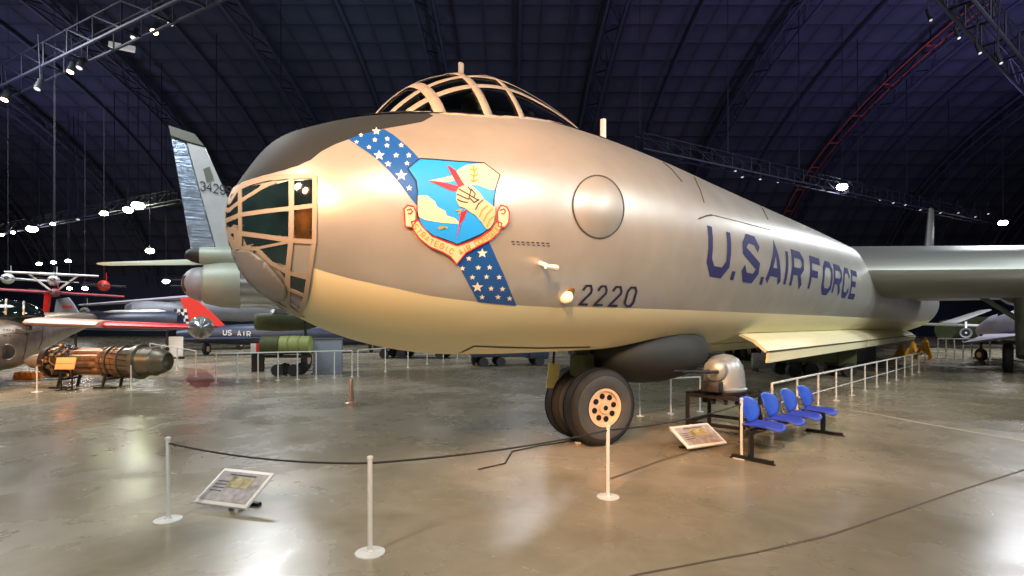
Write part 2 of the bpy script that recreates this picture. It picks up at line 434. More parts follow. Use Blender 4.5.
def cast(px, py, tree=None):
    h = (tree or bvh).ray_cast(CAM, ray(px, py))
    if h[0] is None: return None
    n = h[1]
    if n.dot(ray(px, py)) > 0: n = -n
    return h[0], n
def inv(p):
    s = p.dot(DA); lat = p.dot(NL)+LC; return s, lat, p.z
def sang(px, py):
    h = cast(px, py)
    if not h: return None
    s, lat, z = inv(h[0]); zc, r = sec(s); return s, math.acos(max(-1, min(1, (zc-z)/r)))/PI   # 0 bottom .. 1 top
def curve_of(pts):
    q = [sang(*p) for p in pts]; q = sorted([p for p in q if p]); return q
# belly paint limit and anti-glare panel limit as curves s -> angle
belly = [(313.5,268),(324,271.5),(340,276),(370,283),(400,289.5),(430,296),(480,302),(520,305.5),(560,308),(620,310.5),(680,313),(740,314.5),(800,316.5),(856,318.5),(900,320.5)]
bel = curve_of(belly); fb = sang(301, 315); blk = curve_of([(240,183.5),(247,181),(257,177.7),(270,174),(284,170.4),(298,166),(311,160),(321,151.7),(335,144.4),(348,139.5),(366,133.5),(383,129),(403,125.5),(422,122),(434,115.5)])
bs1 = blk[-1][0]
def hullmat():
    m = M['silver'].copy(); m.name = 'bomber_skin'; M['skin'] = m; nt = m.node_tree; b = nt.nodes['Principled BSDF']; L = nt.links.new
    base = b.inputs['Base Color'].links[0].from_socket
    uv = nt.nodes.new('ShaderNodeUVMap'); sp = nt.nodes.new('ShaderNodeSeparateXYZ'); L(uv.outputs[0], sp.inputs[0])
    def fc(pts, end):
        c = nt.nodes.new('ShaderNodeFloatCurve'); cu = c.mapping.curves[0]; c.mapping.extend = 'HORIZONTAL'
        P = [((s-1.4)/3, a) for s, a in pts if s < 4.35]
        if len(P) > 28: P = P[::2]
        P = P+end
        cu.points[0].location = P[0]; cu.points[1].location = P[-1]
        for p in P[1:-1]: cu.points.new(*p)
        for p in cu.points: p.handle_type = 'VECTOR'
        c.mapping.update(); L(sp.outputs[0], c.inputs['Value']); return c.outputs[0]
    def mth(op, a, bb):
        n = nt.nodes.new('ShaderNodeMath'); n.operation = op
        for i, q in enumerate((a, bb)):
            if isinstance(q, (int, float)): n.inputs[i].default_value = q
            else: L(q, n.inputs[i])
        return n.outputs[0]
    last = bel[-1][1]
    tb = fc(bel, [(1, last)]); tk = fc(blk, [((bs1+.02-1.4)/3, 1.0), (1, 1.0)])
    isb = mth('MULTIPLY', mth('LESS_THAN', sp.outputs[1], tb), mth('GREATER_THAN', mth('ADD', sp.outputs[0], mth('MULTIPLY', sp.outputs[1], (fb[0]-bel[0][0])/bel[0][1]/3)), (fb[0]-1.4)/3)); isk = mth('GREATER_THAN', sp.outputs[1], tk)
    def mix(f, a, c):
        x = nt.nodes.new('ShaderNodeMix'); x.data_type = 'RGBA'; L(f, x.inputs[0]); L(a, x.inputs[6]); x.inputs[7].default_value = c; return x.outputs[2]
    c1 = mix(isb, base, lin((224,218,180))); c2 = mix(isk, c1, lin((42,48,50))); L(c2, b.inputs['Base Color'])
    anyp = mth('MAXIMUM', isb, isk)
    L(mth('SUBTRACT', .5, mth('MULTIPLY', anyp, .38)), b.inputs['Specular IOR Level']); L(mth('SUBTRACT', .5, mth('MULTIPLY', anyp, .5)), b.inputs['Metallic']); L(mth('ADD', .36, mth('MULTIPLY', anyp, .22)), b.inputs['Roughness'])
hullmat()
BAY0, BAY1 = sang(741, 338)[0]-.7, 32.0
ah = .165
root = thing('bomber', B(20, 0, 0), 'huge silver bomber with starred blue band and crest, standing across the hall', 'aircraft')
a = MB(); keep = []
for i, f in enumerate(hf):
    c = (hv[f[0]]+hv[f[2]])/2; s, lat, z = inv(c); zc, r = sec(s); an = math.acos(max(-1, min(1, (zc-z)/r)))/PI
    if BAY0 < s < BAY1 and an < ah: continue
    keep.append(f)
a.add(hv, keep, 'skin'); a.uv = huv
hull = a.build('fuselage', root)
# bomb bay lining
a = MB(); rg = []
for s in (BAY0, BAY0+.01, 20, BAY1-.01, BAY1):
    k = .02 if s in (BAY0, BAY1) else 1
    zc, r = sec(s); w = r*math.sin(ah*PI)*.98; zb = zc-r*math.cos(ah*PI)
    rg.append([B(s, w*q, zb+.02+h*k) for q, h in ((-1,0),(-1,.9),(0,1.1),(1,.9),(1,0))])
a.loft(rg, 'bay_green', closed=False); a.build('bomb_bay', root, smooth=False)

def sheet(mb, poly, m, off, g=4.0, mp=None):
    """fills a 2-D polygon with small triangles and lays it on a surface"""
    mp = mp or pxmap
    xs = [p[0] for p in poly]; ys = [p[1] for p in poly]; P = []; n = len(poly)
    for i in range(n):
        a_, b_ = poly[i], poly[(i+1) % n]; L = math.dist(a_, b_); q = max(1, int(L/g))
        for j in range(q): P.append(V((a_[0]+(b_[0]-a_[0])*j/q, a_[1]+(b_[1]-a_[1])*j/q)))
    nb = len(P); E = [(i, (i+1) % nb) for i in range(nb)]
    x = min(xs)+g/2
    while x < max(xs):
        y = min(ys)+g/2
        while y < max(ys):
            P.append(V((x, y))); y += g
        x += g
    r = geometry.delaunay_2d_cdt(P, E, [list(range(nb))], 1, 1e-5)
    Q = [mp(p.x, p.y, off) for p in r[0]]
    ok = [f for f in r[2] if all(Q[i] is not None for i in f)]
    mb.add([q if q is not None else V((0,0,-50)) for q in Q], ok, m)
def pxmap(x, y, off):
    h = cast(x, y); return h[0]+h[1]*off if h else None
def strip(mb, pts, w, m, off, mp=None, closed=False, g=3.0, th=0.):
    """mitred ribbon along a 2-D polyline laid on a surface"""
    mp = mp or pxmap; P = [V(p) for p in pts]
    if closed: P = P+[P[0]]
    Q = []
    for i in range(len(P)-1):
        n = max(1, int((P[i+1]-P[i]).length/g)); Q += [P[i].lerp(P[i+1], j/n) for j in range(n)]
    Q.append(P[-1]); L = []
    N = len(Q)
    for i in range(N):
        if closed: a_, b_ = Q[(i-1) % (N-1)], Q[(i+1) % (N-1)]
        else: a_, b_ = Q[max(0, i-1)], Q[min(N-1, i+1)]
        d1 = (Q[i]-a_); d2 = (b_-Q[i])
        if d1.length < 1e-9: d1 = d2
        if d2.length < 1e-9: d2 = d1
        t = (d1.normalized()+d2.normalized())
        if t.length < 1e-6: t = d1
        t.normalize(); nn = V((-t.y, t.x)); k = 1/max(.5, abs(nn.dot(V((-d1.y, d1.x)).normalized())))
        wi = w if not isinstance(w, (list, tuple)) else w[0]+(w[1]-w[0])*i/(N-1)
        L.append([mp(Q[i].x+nn.x*wi/2*k*q, Q[i].y+nn.y*wi/2*k*q, off) for q in (-1, 0, 1)])
    vs = []; fs = []
    for i in range(N-1):
        for j in (0, 1):
            q = [L[i][j], L[i][j+1], L[i+1][j+1], L[i+1][j]]
            if any(p is None for p in q): continue
            k = len(vs); vs += q; fs.append((k, k+1, k+2, k+3))
    if vs: mb.add(vs, fs, m)
def solid(ob, t):
    md = ob.modifiers.new('thickness', 'SOLIDIFY'); md.thickness = t; md.offset = 1; return ob
def weld_mirror(mb, mirror=True):
    n = len(mb.v)
    if mirror:
        mv = []
        for p in mb.v: s, lat, z = inv(p); mv.append(B(s, -lat, z))
        fs = [list(f)[::-1] for f in mb.f]; k = len(mb.v); mb.v += mv
        mb.f += [[q+k for q in f] for f in fs]; mb.m += list(mb.m)
    return mb

# nose glazing
panes = [[(243,189),(252,186.5),(261,185),(258,191),(243,198)],
 [(243,201.5),(262,190.5),(275,185),(289,181),(289,207),(266,210),(243,212.5)],
 [(295,181),(312.5,180),(312.5,203.5),(295,205.5)], [(295,210),(312.5,208),(312.5,239),(295,238)],
 [(243,217),(266,213.5),(289,211.5),(288.5,236),(266,234),(243,230.5)],
 [(243,236),(265,238),(284,241),(259,246.5),(248,246)], [(259,249.5),(288,243.5),(287.5,265),(273,261)],
 [(276,265),(286,269.5),(286,278.5)], [(290,272),(306.5,277.5),(305.5,293),(290,287)], [(290,291),(304.5,297),(301,310),(290,302)],
 [(229.3,208),(238.7,191.5),(239,201.5)], [(228.6,214.5),(239,205),(239.5,213.5),(228.4,218)], [(228,223),(239.5,218.5),(239.5,228.5),(228.2,226.5)],
 [(229,232),(239.5,235),(239.5,244),(232.5,240)]]
gz = MB()
FW = 3.6
bars = [([(227.5,206),(238,189),(252,183),(268,179),(289,177),(314,176.5)],5), ([(315,176),(315,206),(314.5,241),(309,277),(306,296),(300,314)],4.5), ([(241,186),(241,200),(241.2,220),(241.5,236),(241,246)],3.6),
 ([(292,178),(292,206),(291.5,240),(288.5,268),(288,290),(288,306)],5), ([(228,212),(241,202),(263,188),(276,182.5)],3.2), ([(228,220.5),(241,215),(266,211.5),(292,208.5),(315,205.8)],4.2),
 ([(228.3,229),(241,233.2),(266,236.5),(292,240.5),(314,241.5)],4.6), ([(229,233),(236,247),(246,248.2),(258,248.5),(272,263),(288,272),(310,278)],3.6), ([(258,248),(288,242)],2.6), ([(288,288),(305,295)],3),
 ([(232,250),(241,262),(256,285),(270,299),(290,311),(301,317)],3.4)]
fm = MB()
for p, w in bars: strip(fm, p, w*1.02, 'frame_paint', .007)
weld_mirror(fm); nf = solid(fm.build('nose_window_frame', root, smooth=False, label='cream painted window frame'), .004)
for p in panes:
    pm = MB(); sheet(pm, p, 'brown_glass' if p[0] in ((295,210),(290,291)) else 'nose_glass', .006, 3); pm.build('pane', nf)
    q = MB(); q.v = list(pm.v); q.f = [list(f) for f in pm.f]; q.m = list(pm.m); q.mats = list(pm.mats)
    q.v = [B(inv(p_)[0], -inv(p_)[1], p_.z) for p_ in q.v]; q.build('pane', nf)
pm = MB(); sheet(pm, [(235,252),(240,250),(245,249.5),(252,250.5),(260,255.5),(267,261),(279.6,275.5),(287,286),(288,293),(286,298),(277.5,299.4),(263,292),(250.4,279.6),(242,268)], 'grey_oval', .016, 4)
solid(pm.build('sighting_panel', root, label='flat grey oval panel under the nose windows'), .015)
# round blister cover, seams, small fittings
def ell(cx, cy, a_, b_, n=40, tilt=0):
    return [(cx+a_*math.cos(2*PI*i/n)*math.cos(tilt)-b_*math.sin(2*PI*i/n)*math.sin(tilt), cy+a_*math.cos(2*PI*i/n)*math.sin(tilt)+b_*math.sin(2*PI*i/n)*math.cos(tilt)) for i in range(n)]
bl = MB()
def bmap(x, y, off):
    h = cast(x, y)
    if not h: return None
    d = math.hypot((x-598)/25, (y-207)/31); return h[0]+h[1]*(off+.05*max(0, 1-d*d))
sheet(bl, ell(598,207,24.5,30.5, tilt=-.12), 'silver', .004, 4, bmap); bc = bl.build('blister_cover', root)
sm = MB(); strip(sm, ell(598,207,25.5,31.5, tilt=-.12), 1.3, 'seam', .006, closed=True); sm.build('rim', bc, label='dark rim line')
sm = MB()
for ln_ in ([(646,154),(660,160),(671,169),(682,182)], [(686,166),(694,177),(700,190),(704,203)], [(754,199),(762,208),(768,220)]): strip(sm, ln_, 1.0, 'seam', .004)
strip(sm, [(698,219),(706,216),(712,215)], 1.6, 'seam', .006)
strip(sm, [(712,215),(740,222),(770,230)], .6, 'seam', .004)
strip(sm, [(441,358),(452,357),(462,352),(474,346),(500,347),(540,348),(590,347)], 1.4, 'seam', .004)
strip(sm, [(270,212),(282,211.5)], 1.5, 'seam', .006)
for x in range(511, 551, 5): strip(sm, [(x, 241.5+(x-511)*.05), (x+3.2, 241.7+(x-511)*.05)], 1.2, 'seam', .004); strip(sm, [(x+1, 244+(x-511)*.05), (x+3.6, 244.3+(x-511)*.05)], .9, 'seam', .004)
sm.build('panel_seam', root, label='dark panel lines and small stencils')
h = cast(540, 263); a = MB(); n_ = h[1]
a.tube([h[0], h[0]+n_*.16, h[0]+n_*.18-DA*.02], [.022,.018,.016], 'star_white', 8); a.tube([h[0]+n_*.17-DA*.09, h[0]+n_*.17+DA*.07], [.02,.03], 'star_white', 8); a.build('air_probe', root)
h = cast(566, 297); a = MB(); a.lathe(h[0]-h[1]*.02, h[1], [(0,.075),(.04,.075),(.08,.05),(.1,.01)], 'clear_lens', 16); l_ = a.build('landing_light', root)
a = MB(); h = cast(570, 292.5); a.lathe(h[0]-h[1]*.02, h[1], [(0,.06),(.03,.06),(.04,.02)], 'amber', 14); a.build('amber_lens', l_)

# starred band
band = MB()
up = [(348.5,139.5),(362,134.5),(384,129.5),(393,135),(402,142),(412,151),(421,161),(427,172),(424,190),(424,208),(417,206),(409,196),(400,184),(390,172),(380,162),(370,154)]
lo = [(455,259),(460,252),(478,240),(488,240),(496,258),(503,273),(509,288),(516.5,305.5),(498,304),(478,302),(470,287),(462,272)]
sheet(band, up, 'blue_band', .004, 4); sheet(band, lo, 'blue_band', .004, 4)
def star(mb, x, y, r, m='star_white', off=.007, mp=None):
    pts = [(x+(r if i % 2 == 0 else r*.42)*math.sin(PI*i/5), y-(r if i % 2 == 0 else r*.42)*math.cos(PI*i/5)*.9) for i in range(10)]
    sheet(mb, pts, m, off, 6, mp)
Z1 = [(119,127,2.6),(152,78,2.6),(250,111,2.8),(341,103,2.9),(209,165,2.9),(337,153,3),(440,150,2.9),(404,222,3.3),(495,221,3.2),(346,284,3.6),(482,280,3),(497,456,3.4),(281,222,6),(440,365,6.5),(262,50,4.6)]
for x, y, r in Z1: star(band, 340+x/7.2, 125+y/7.2, r)
Z2 = [(235,151,3.2),(182,232,3.2),(313,226,3.2),(405,224,3.2),(264,305,3.2),(380,301,3.2),(484,304,3.2),(418,398,3.2),(512,401,3.2),(344,468,3.2),(475,467,3.2),(570,479,3.2),(345,108,5.6),(306,386,6)]
for x, y, r in Z2: star(band, 440+x/8.233, 240+y/8.233, r)
band.build('star_band', root, label='blue diagonal band with white stars')

# crest
cr = MB()
def z5(x, y): return (395+x/4.8, 150+y/4.8)
shield = [z5(*p) for p in [(118,45),(200,50),(300,58),(425,66),(465,95),(500,122),(484,175),(472,235),(470,270),(476,310),(470,345),(448,378),(410,405),(350,430),(295,452),(240,430),(180,410),(135,375),(112,335),(104,290),(106,200),(100,150),(60,92)]]
sheet(cr, shield, 'sky_blue', .010, 4)
def lay(pts, m, off): sheet(cr, [z5(*p) for p in pts], m, off, 4)
lay([(340,75),(425,68),(498,123),(482,175),(472,195),(440,188),(400,172),(350,168),(320,165),(290,150),(240,156),(160,150),(215,140),(270,128),(300,100)], 'crest_tan', .012)
lay([(106,222),(150,220),(190,250),(200,275),(240,295),(245,315),(285,328),(312,355),(250,352),(190,345),(140,335),(112,322),(105,280)], 'crest_tan', .012)
lay([(245,75),(285,98),(330,170),(345,195),(310,200),(290,160),(258,100)], 'red_paint', .014)
lay([(155,150),(250,162),(310,180),(335,205),(300,205),(255,195),(215,175)], 'red_paint', .014)
lay([(345,285),(330,330),(312,352),(300,400),(290,430),(302,370),(305,335),(315,300)], 'red_paint', .014)
lay([(290,205),(300,185),(335,170),(370,178),(400,205),(425,240),(455,262),(474,275),(476,312),(470,345),(452,375),(435,382),(412,350),(385,318),(350,295),(330,280),(305,272),(290,245)], 'steel_glove', .017)
for q in ([(300,190),(345,215),(395,245)], [(292,215),(330,232),(352,240)], [(294,240),(320,252),(345,255)], [(345,180),(360,200),(350,230),(375,255),(400,240)], [(420,240),(395,262),(380,290)], [(360,190),(380,215),(372,235)]): strip(cr, [z5(*p) for p in q], 1.1, 'crest_line', .02)
for q in ([(440,268),(412,290),(400,325)], [(462,285),(436,308),(420,345)], [(472,318),(450,335),(436,368)]): strip(cr, [z5(*p) for p in q], 1.3, 'olive_gold', .02)
for q in ([(370,78),(378,110),(372,150)], [(355,95),(378,105),(392,92)], [(358,120),(376,132),(396,118)], [(360,150),(376,155),(394,142)]): strip(cr, [z5(*p) for p in q], 1.4, 'olive_gold', .016)
for q in ([(290,295),(320,285),(300,310)], [(200,375),(225,368),(250,375)], [(205,382),(232,372)]): strip(cr, [z5(*p) for p in q], 1.3, 'olive_gold', .016)
strip(cr, shield, 1.0, 'crest_line', .013, closed=True)
# scroll under the shield
ban = [(75,345),(108,338),(130,372),(172,412),(235,437),(295,458),(350,440),(410,415),(455,385),(480,345),(506,352),(495,395),(450,432),(390,462),(335,492),(290,545),(262,510),(220,485),(165,465),(115,425),(85,385)]
lay(ban, 'pink_paint', .020)
strip(cr, [z5(*p) for p in ban], 1.1, 'red_paint', .024, closed=True)
for sgn, X in ((1, 68), (-1, 512)):
    q = [(X-28, 285 if sgn > 0 else 300), (X-10, 268), (X+18, 275), (X+30, 300), (X+28, 345), (X+10, 372), (X-22, 368)]
    lay(q, 'pink_paint', .018); strip(cr, [z5(*p) for p in q], 1.2, 'red_paint', .022, closed=True)
    strip(cr, [z5(*p) for p in [(X-14,292),(X+4,285),(X+12,298),(X+2,310),(X-10,305)]], 1.2, 'red_paint', .022)
GL = {'U': [[(0,1),(0,.22),(.25,0),(.75,0),(1,.22),(1,1)]], 'S': [[(1,.78),(.76,1),(.24,1),(0,.8),(0,.66),(1,.34),(1,.2),(.76,0),(.24,0),(0,.22)]],
 'A': [[(0,0),(.5,1),(1,0)], [(.2,.28),(.8,.28)]], 'I': [[(.5,0),(.5,1)]], 'R': [[(0,0),(0,1),(.75,1),(1,.84),(1,.62),(.75,.46),(0,.46)], [(.55,.46),(1,0)]],
 'F': [[(0,0),(0,1),(1,1)], [(0,.52),(.75,.52)]], 'O': [[(.25,0),(0,.2),(0,.8),(.25,1),(.75,1),(1,.8),(1,.2),(.75,0),(.25,0)]],
 'C': [[(1,.75),(.76,1),(.24,1),(0,.8),(0,.2),(.24,0),(.76,0),(1,.25)]], 'E': [[(1,0),(0,0),(0,1),(1,1)], [(0,.52),(.75,.52)]],
 'T': [[(.5,0),(.5,1)], [(0,1),(1,1)]], 'G': [[(1,.8),(.76,1),(.24,1),(0,.8),(0,.2),(.24,0),(.76,0),(1,.2),(1,.5),(.6,.5)]],
 'M': [[(0,0),(0,1),(.5,.4),(1,1),(1,0)]], 'N': [[(0,0),(0,1),(1,0),(1,1)]], 'D': [[(0,0),(0,1),(.7,1),(1,.75),(1,.25),(.7,0),(0,0)]],
 '2': [[(0,.76),(.24,1),(.76,1),(1,.78),(1,.62),(0,0),(1,0)]], '0': [[(.25,0),(0,.2),(0,.8),(.25,1),(.75,1),(1,.8),(1,.2),(.75,0),(.25,0)]],
 '3': [[(0,.8),(.25,1),(.75,1),(1,.8),(1,.62),(.7,.5),(1,.4),(1,.18),(.75,0),(.25,0),(0,.2)]], '4': [[(.75,0),(.75,1),(0,.35),(1,.35)]],
 '9': [[(0,.2),(.25,0),(.75,0),(1,.2),(1,.8),(.75,1),(.25,1),(0,.8),(0,.6),(.25,.42),(1,.42)]], '5': [[(1,1),(0,1),(0,.55),(.75,.55),(1,.4),(1,.18),(.75,0),(0,0)]], '-': [[(.1,.5),(.9,.5)]], '7': [[(0,1),(1,1),(.4,0)]]}
def word_path(mb, txt, path, h, wd, m, off):
    """letters along a pixel polyline"""
    P = [V(p) for p in path]; L = [0]
    for i in range(len(P)-1): L.append(L[-1]+(P[i+1]-P[i]).length)
    def pos(q):
        i = 0
        while i < len(L)-2 and q > L[i+1]: i += 1
        t = (P[i+1]-P[i]).normalized(); return P[i]+t*(q-L[i]), t
    step = L[-1]/len(txt)
    for i, ch in enumerate(txt):
        if ch == ' ': continue
        m_ = m
        c, t = pos(step*(i+.5)); nn = V((t.y, -t.x))
        for st in GL[ch]: strip(mb, [tuple(c+t*(x-.5)*wd+nn*(y-.5)*h) for x, y in st], .85, m, off, g=9)
word_path(cr, 'STRATEGIC', [z5(*p) for p in [(88,358),(112,392),(165,438),(225,462),(278,490)]], 5.0, 3.3, 'orange_paint', .025)
word_path(cr, 'AIR COMMAND', [z5(*p) for p in [(300,492),(355,462),(420,428),(465,400),(494,365)]], 5.0, 3.3, 'orange_paint', .025)
cr.build('crest', root, label='painted shield with armoured fist, lightning and a lettered scroll')

# lettering along the side
def smap(s, z, off):
    zc, r = sec(s); q = z-zc; return B(s, math.sqrt(max(.01, (r+off)**2-q*q)), z)
ZT, ZB_ = 3.14, 2.38
def glyph(ch, s0, s1, w=.15):
    tx = MB()
    for st in GL[ch]:
        pts = [(s0+w/2+x*(s1-s0-w), ZB_+w/2+y*(ZT-ZB_-w)) for x, y in st]; strip(tx, pts, w, 'letter_blue', .006, smap, g=.12)
    tx.build('letter', root, label='dark blue block letter '+ch)
for ch, s0, s1 in [('U',7.0,7.80),('S',8.27,9.05),('A',9.42,10.24),('I',10.33,10.63),('R',10.76,11.56),('F',12.0,12.85),('O',13.0,13.87),('R',13.97,14.8),('C',14.92,15.68),('E',15.8,16.62)]: glyph(ch, s0, s1)
for s in (7.93, 9.2): tx = MB(); sheet(tx, [(s,ZB_),(s+.14,ZB_),(s+.14,ZB_+.13),(s,ZB_+.13)], 'letter_blue', .006, .1, smap); tx.build('full_stop', root, label='dark blue full stop')
def zn(x, y): return (550+x/10.24, 270+y/10.24)
for i, ch in enumerate('2220'):
    x0 = 285+i*150; nm = MB()
    for st in GL[ch]:
        strip(nm, [zn(x0+12+x*88+y*52+i*2, 350+i*4-y*190+i*2) for x, y in st], 2.1, 'number_navy', .006, g=2.5)
    nm.build('numeral', root, label='dark slanted numeral '+ch)

# canopy dome
SC, AF, AB, ZC_, CB, CC = 4.373, 2.028, 3.362, 2.461, 1.0, 2.102
def dome(t, ps, k=0.):
    cx = math.cos(t); a_ = (AF if cx < 0 else AB); rad = math.sin(t)
    return B(SC+(a_+k)*cx, (CB+k)*rad*math.cos(ps), ZC_+(CC+k)*rad*math.sin(ps))
tn, pn = 90, 72
dv = [dome(PI*i/tn, PI*j/pn) for i in range(tn+1) for j in range(pn+1)]
df = [(i*(pn+1)+j, i*(pn+1)+j+1, (i+1)*(pn+1)+j+1, (i+1)*(pn+1)+j) for i in range(tn) for j in range(pn)]
dbvh = BVHTree.FromPolygons(dv, df)
def dinv(px, py):
    h = cast(px, py, dbvh)
    if not h: return None
    s, lat, z = inv(h[0]); a_ = AF if s < SC else AB; cx = max(-1, min(1, (s-SC)/a_)); t = math.acos(cx)
    return t, math.atan2((z-ZC_)/CC, lat/CB)
def above(p):
    s, lat, z = inv(p); zc, r = sec(s); return lat*lat+(z-zc)**2 > (r-.03)**2 and z > zc
def dstrip(mb, tp, w, m, k, fn=None):
    """ribbon on the dome through (t,psi) pairs, real width w"""
    L = []
    for i, (t, ps) in enumerate(tp):
        c = dome(t, ps, k); q = tp[min(i+1, len(tp)-1)]; q0 = tp[max(i-1, 0)]
        tg = (dome(*q, k)-dome(*q0, k)).normalized(); e = 1e-3
        nrm = ((dome(t+e, ps, k)-dome(t-e, ps, k)).cross(dome(t, ps+e, k)-dome(t, ps-e, k))).normalized(); sd = nrm.cross(tg).normalized()
        L.append((c-sd*w/2, c, c+sd*w/2))
    vs = []; fs = []
    for i in range(len(L)-1):
        if not (above(L[i][1]) and above(L[i+1][1])): continue
        for j in (0, 1):
            k_ = len(vs); vs += [L[i][j], L[i][j+1], L[i+1][j+1], L[i+1][j]]; fs.append((k_, k_+1, k_+2, k_+3))
    if vs: mb.add(vs, fs, m)
def shoop(px, py, dflt):
    q = dinv(px, py); return q[0] if q else dflt
tA, tB, tC, tD = shoop(434,101,PI*.6), shoop(477,92,PI*.5), shoop(510,95,PI*.4), shoop(545,108,PI*.3)
q1 = dinv(455,90.5); q2 = dinv(442,82.5)
ps1 = q1[1] if q1 else 1.0; ps2 = q2[1] if q2 else 1.3
cf = MB(); PS = [PI*i/60 for i in range(61)]
for t, w in ((tA,.12),(tB,.10),(tC,.08)): dstrip(cf, [(t, p) for p in PS], w, 'frame_paint', .01)
TT = [PI*i/100 for i in range(2, 99)]
for ps, w in ((ps1,.06),(PI-ps1,.06),(ps2,.05),(PI-ps2,.05)):
    dstrip(cf, [(t, ps) for t in TT if t > .35], w, 'frame_paint', .01)
dstrip(cf, [(t, PI/2) for t in TT], .035, 'frame_paint', .01)
# sill where the dome meets the body
sill = []
for i in range(0, 181):
    t = PI*i/180; best = None
    for j in range(0, 200):
        ps = PI/2-j*PI/2/200
        if not above(dome(t, ps)): best = ps; break
    if best is not None and j > 2: sill.append((t, best+.01))
for sg in (1, -1):
    pts = [dome(t, ps if sg > 0 else PI-ps, .012) for t, ps in sill]; cf.tube(pts, .02, 'frame_paint', 6)
cfo = solid(cf.build('canopy_frame', root, label='cream painted canopy frame'), .006)
cells_t = sorted([.02, tC, tB, tA, PI-.02]); cells_p = [0.02, ps1, ps2, PI/2, PI-ps2, PI-ps1, PI-.02]
for i in range(len(cells_t)-1):
    for j in range(len(cells_p)-1):
        pm = MB(); n = 12; vs = [dome(cells_t[i]+(cells_t[i+1]-cells_t[i])*a_/n, cells_p[j]+(cells_p[j+1]-cells_p[j])*b_/n) for a_ in range(n+1) for b_ in range(n+1)]
        fs = [(a_*(n+1)+b_, a_*(n+1)+b_+1, (a_+1)*(n+1)+b_+1, (a_+1)*(n+1)+b_) for a_ in range(n) for b_ in range(n)]
        fs = [f for f in fs if any(above(vs[q]) for q in f)]
        if fs: pm.add(vs, fs, 'canopy_glass'); pm.build('pane', cfo)
# dark cockpit deck and seats under the dome
dk = MB(); rg = []
for i in range(25):
    t = PI*(i+.5)/25; s = SC+(AF if t > PI/2 else AB)*math.cos(t); zc, r = sec(s)
    w = CB*.72*math.sin(t); rg.append([B(s, w*q, zc+math.sqrt(max(.01, (r+.012)**2-(w*q)**2))) for q in (-1,-.6,-.2,.2,.6,1)])
dk.loft(rg, 'black_metal', closed=False, cap=False); dk.build('cockpit_deck', root)
for s, lat in ((3.75,.3),(3.75,-.3),(4.9,0)):
    st = MB(); zc, r = sec(s); st.box(B(s, lat, zc+r+.02), (.3,.1,.26), 'seat_tan', rz(math.atan2(NL.y, NL.x)), .03); st.box(B(s, lat, zc+r+.17), (.18,.08,.1), 'black_metal', rz(math.atan2(NL.y, NL.x)), .02); st.build('crew_seat', root)
# aerials
a = MB()
a.box(B(3.85, 0, 4.585), (.06,.035,.13), 'frame_paint', rz(math.atan2(DA.y, DA.x)), .008); a.build('aerial', root)
p = at(601.5, 130, 8.2); s, lat, z = inv(p)
a = MB(); zc, r = sec(s)
for i_ in range(200):
    ss = 3+i_*.05; pp = B(ss, 0, 4.4)
    if CX+F*pp.x/pp.y > 601.5: break
zc, r = sec(ss); y121 = EYE+(HY-119.5)*pp.y/F
a.tube([B(ss,0,zc+r-.02), B(ss,0,max(y121, zc+r+.3))], .045, 'star_white', 8); a.build('aerial', root)
h = cast(818, 231)
if h:
    e_ = B(47.3, 0, 8.0); a = MB(); a.tube([h[0].lerp(e_, q/16)-V((0,0,1.6*(q/16)*(1-q/16))) for q in range(17)], .02, 'hub_cream', 6); a.build('aerial_wire', root)
# radome under the belly
a = MB(); zc, r = sec(7.6); a.sphere((0,0,0), (1.0,.72,.46), 'radome', 32)
Rm = rz(math.atan2(DA.y, DA.x)); cc = B(7.9, 0, 1.27); a.v = [cc+Rm@V((p.x*1.55, p.y*1.3, p.z*1.15)) for p in a.v]; a.build('radome', root)

# bomb bay doors: hinged along the hull, hanging outward
def bay_door(sg):
    a = MB(); rgs = []
    for i, s in enumerate([BAY0, 12, 16, 20, 20.15, 26, BAY1]):
        zc, r = sec(s); w = r*math.sin(ah*PI); zb = zc-r*math.cos(ah*PI)
        P = [(w, zb), (w+.30, zb-.13), (w+.50, zb-.32), (w+.46, zb-.35), (w+.26, zb-.18), (w-.03, zb-.03)]
        rgs.append([B(s, sg*l, z) for l, z in P])
    a.loft(rgs[:4], 'cream'); a.loft(rgs[4:], 'cream'); d_ = a.build('bomb_bay_door', root, label='cream bomb bay door hanging open', angle=.3)
    b_ = MB()
    for s0, s1 in ((BAY0+.12, 20), (20.15, BAY1)):
        zc, r = sec(s0); w = r*math.sin(ah*PI); zb = zc-r*math.cos(ah*PI)
        b_.loft([[B(s, sg*l, z) for l, z in ((w+.50,zb-.355),(w+.47,zb-.55),(w+.43,zb-.55),(w+.45,zb-.36))] for s in (s0, s1)], 'cream')
        bar(b_, B(s0, sg*(w+.50), zb-.335), B(s1, sg*(w+.50), zb-.335), .03, .03, 'seam')
    b_.build('door_lip', d_, smooth=False)
bay_door(1); bay_door(-1)

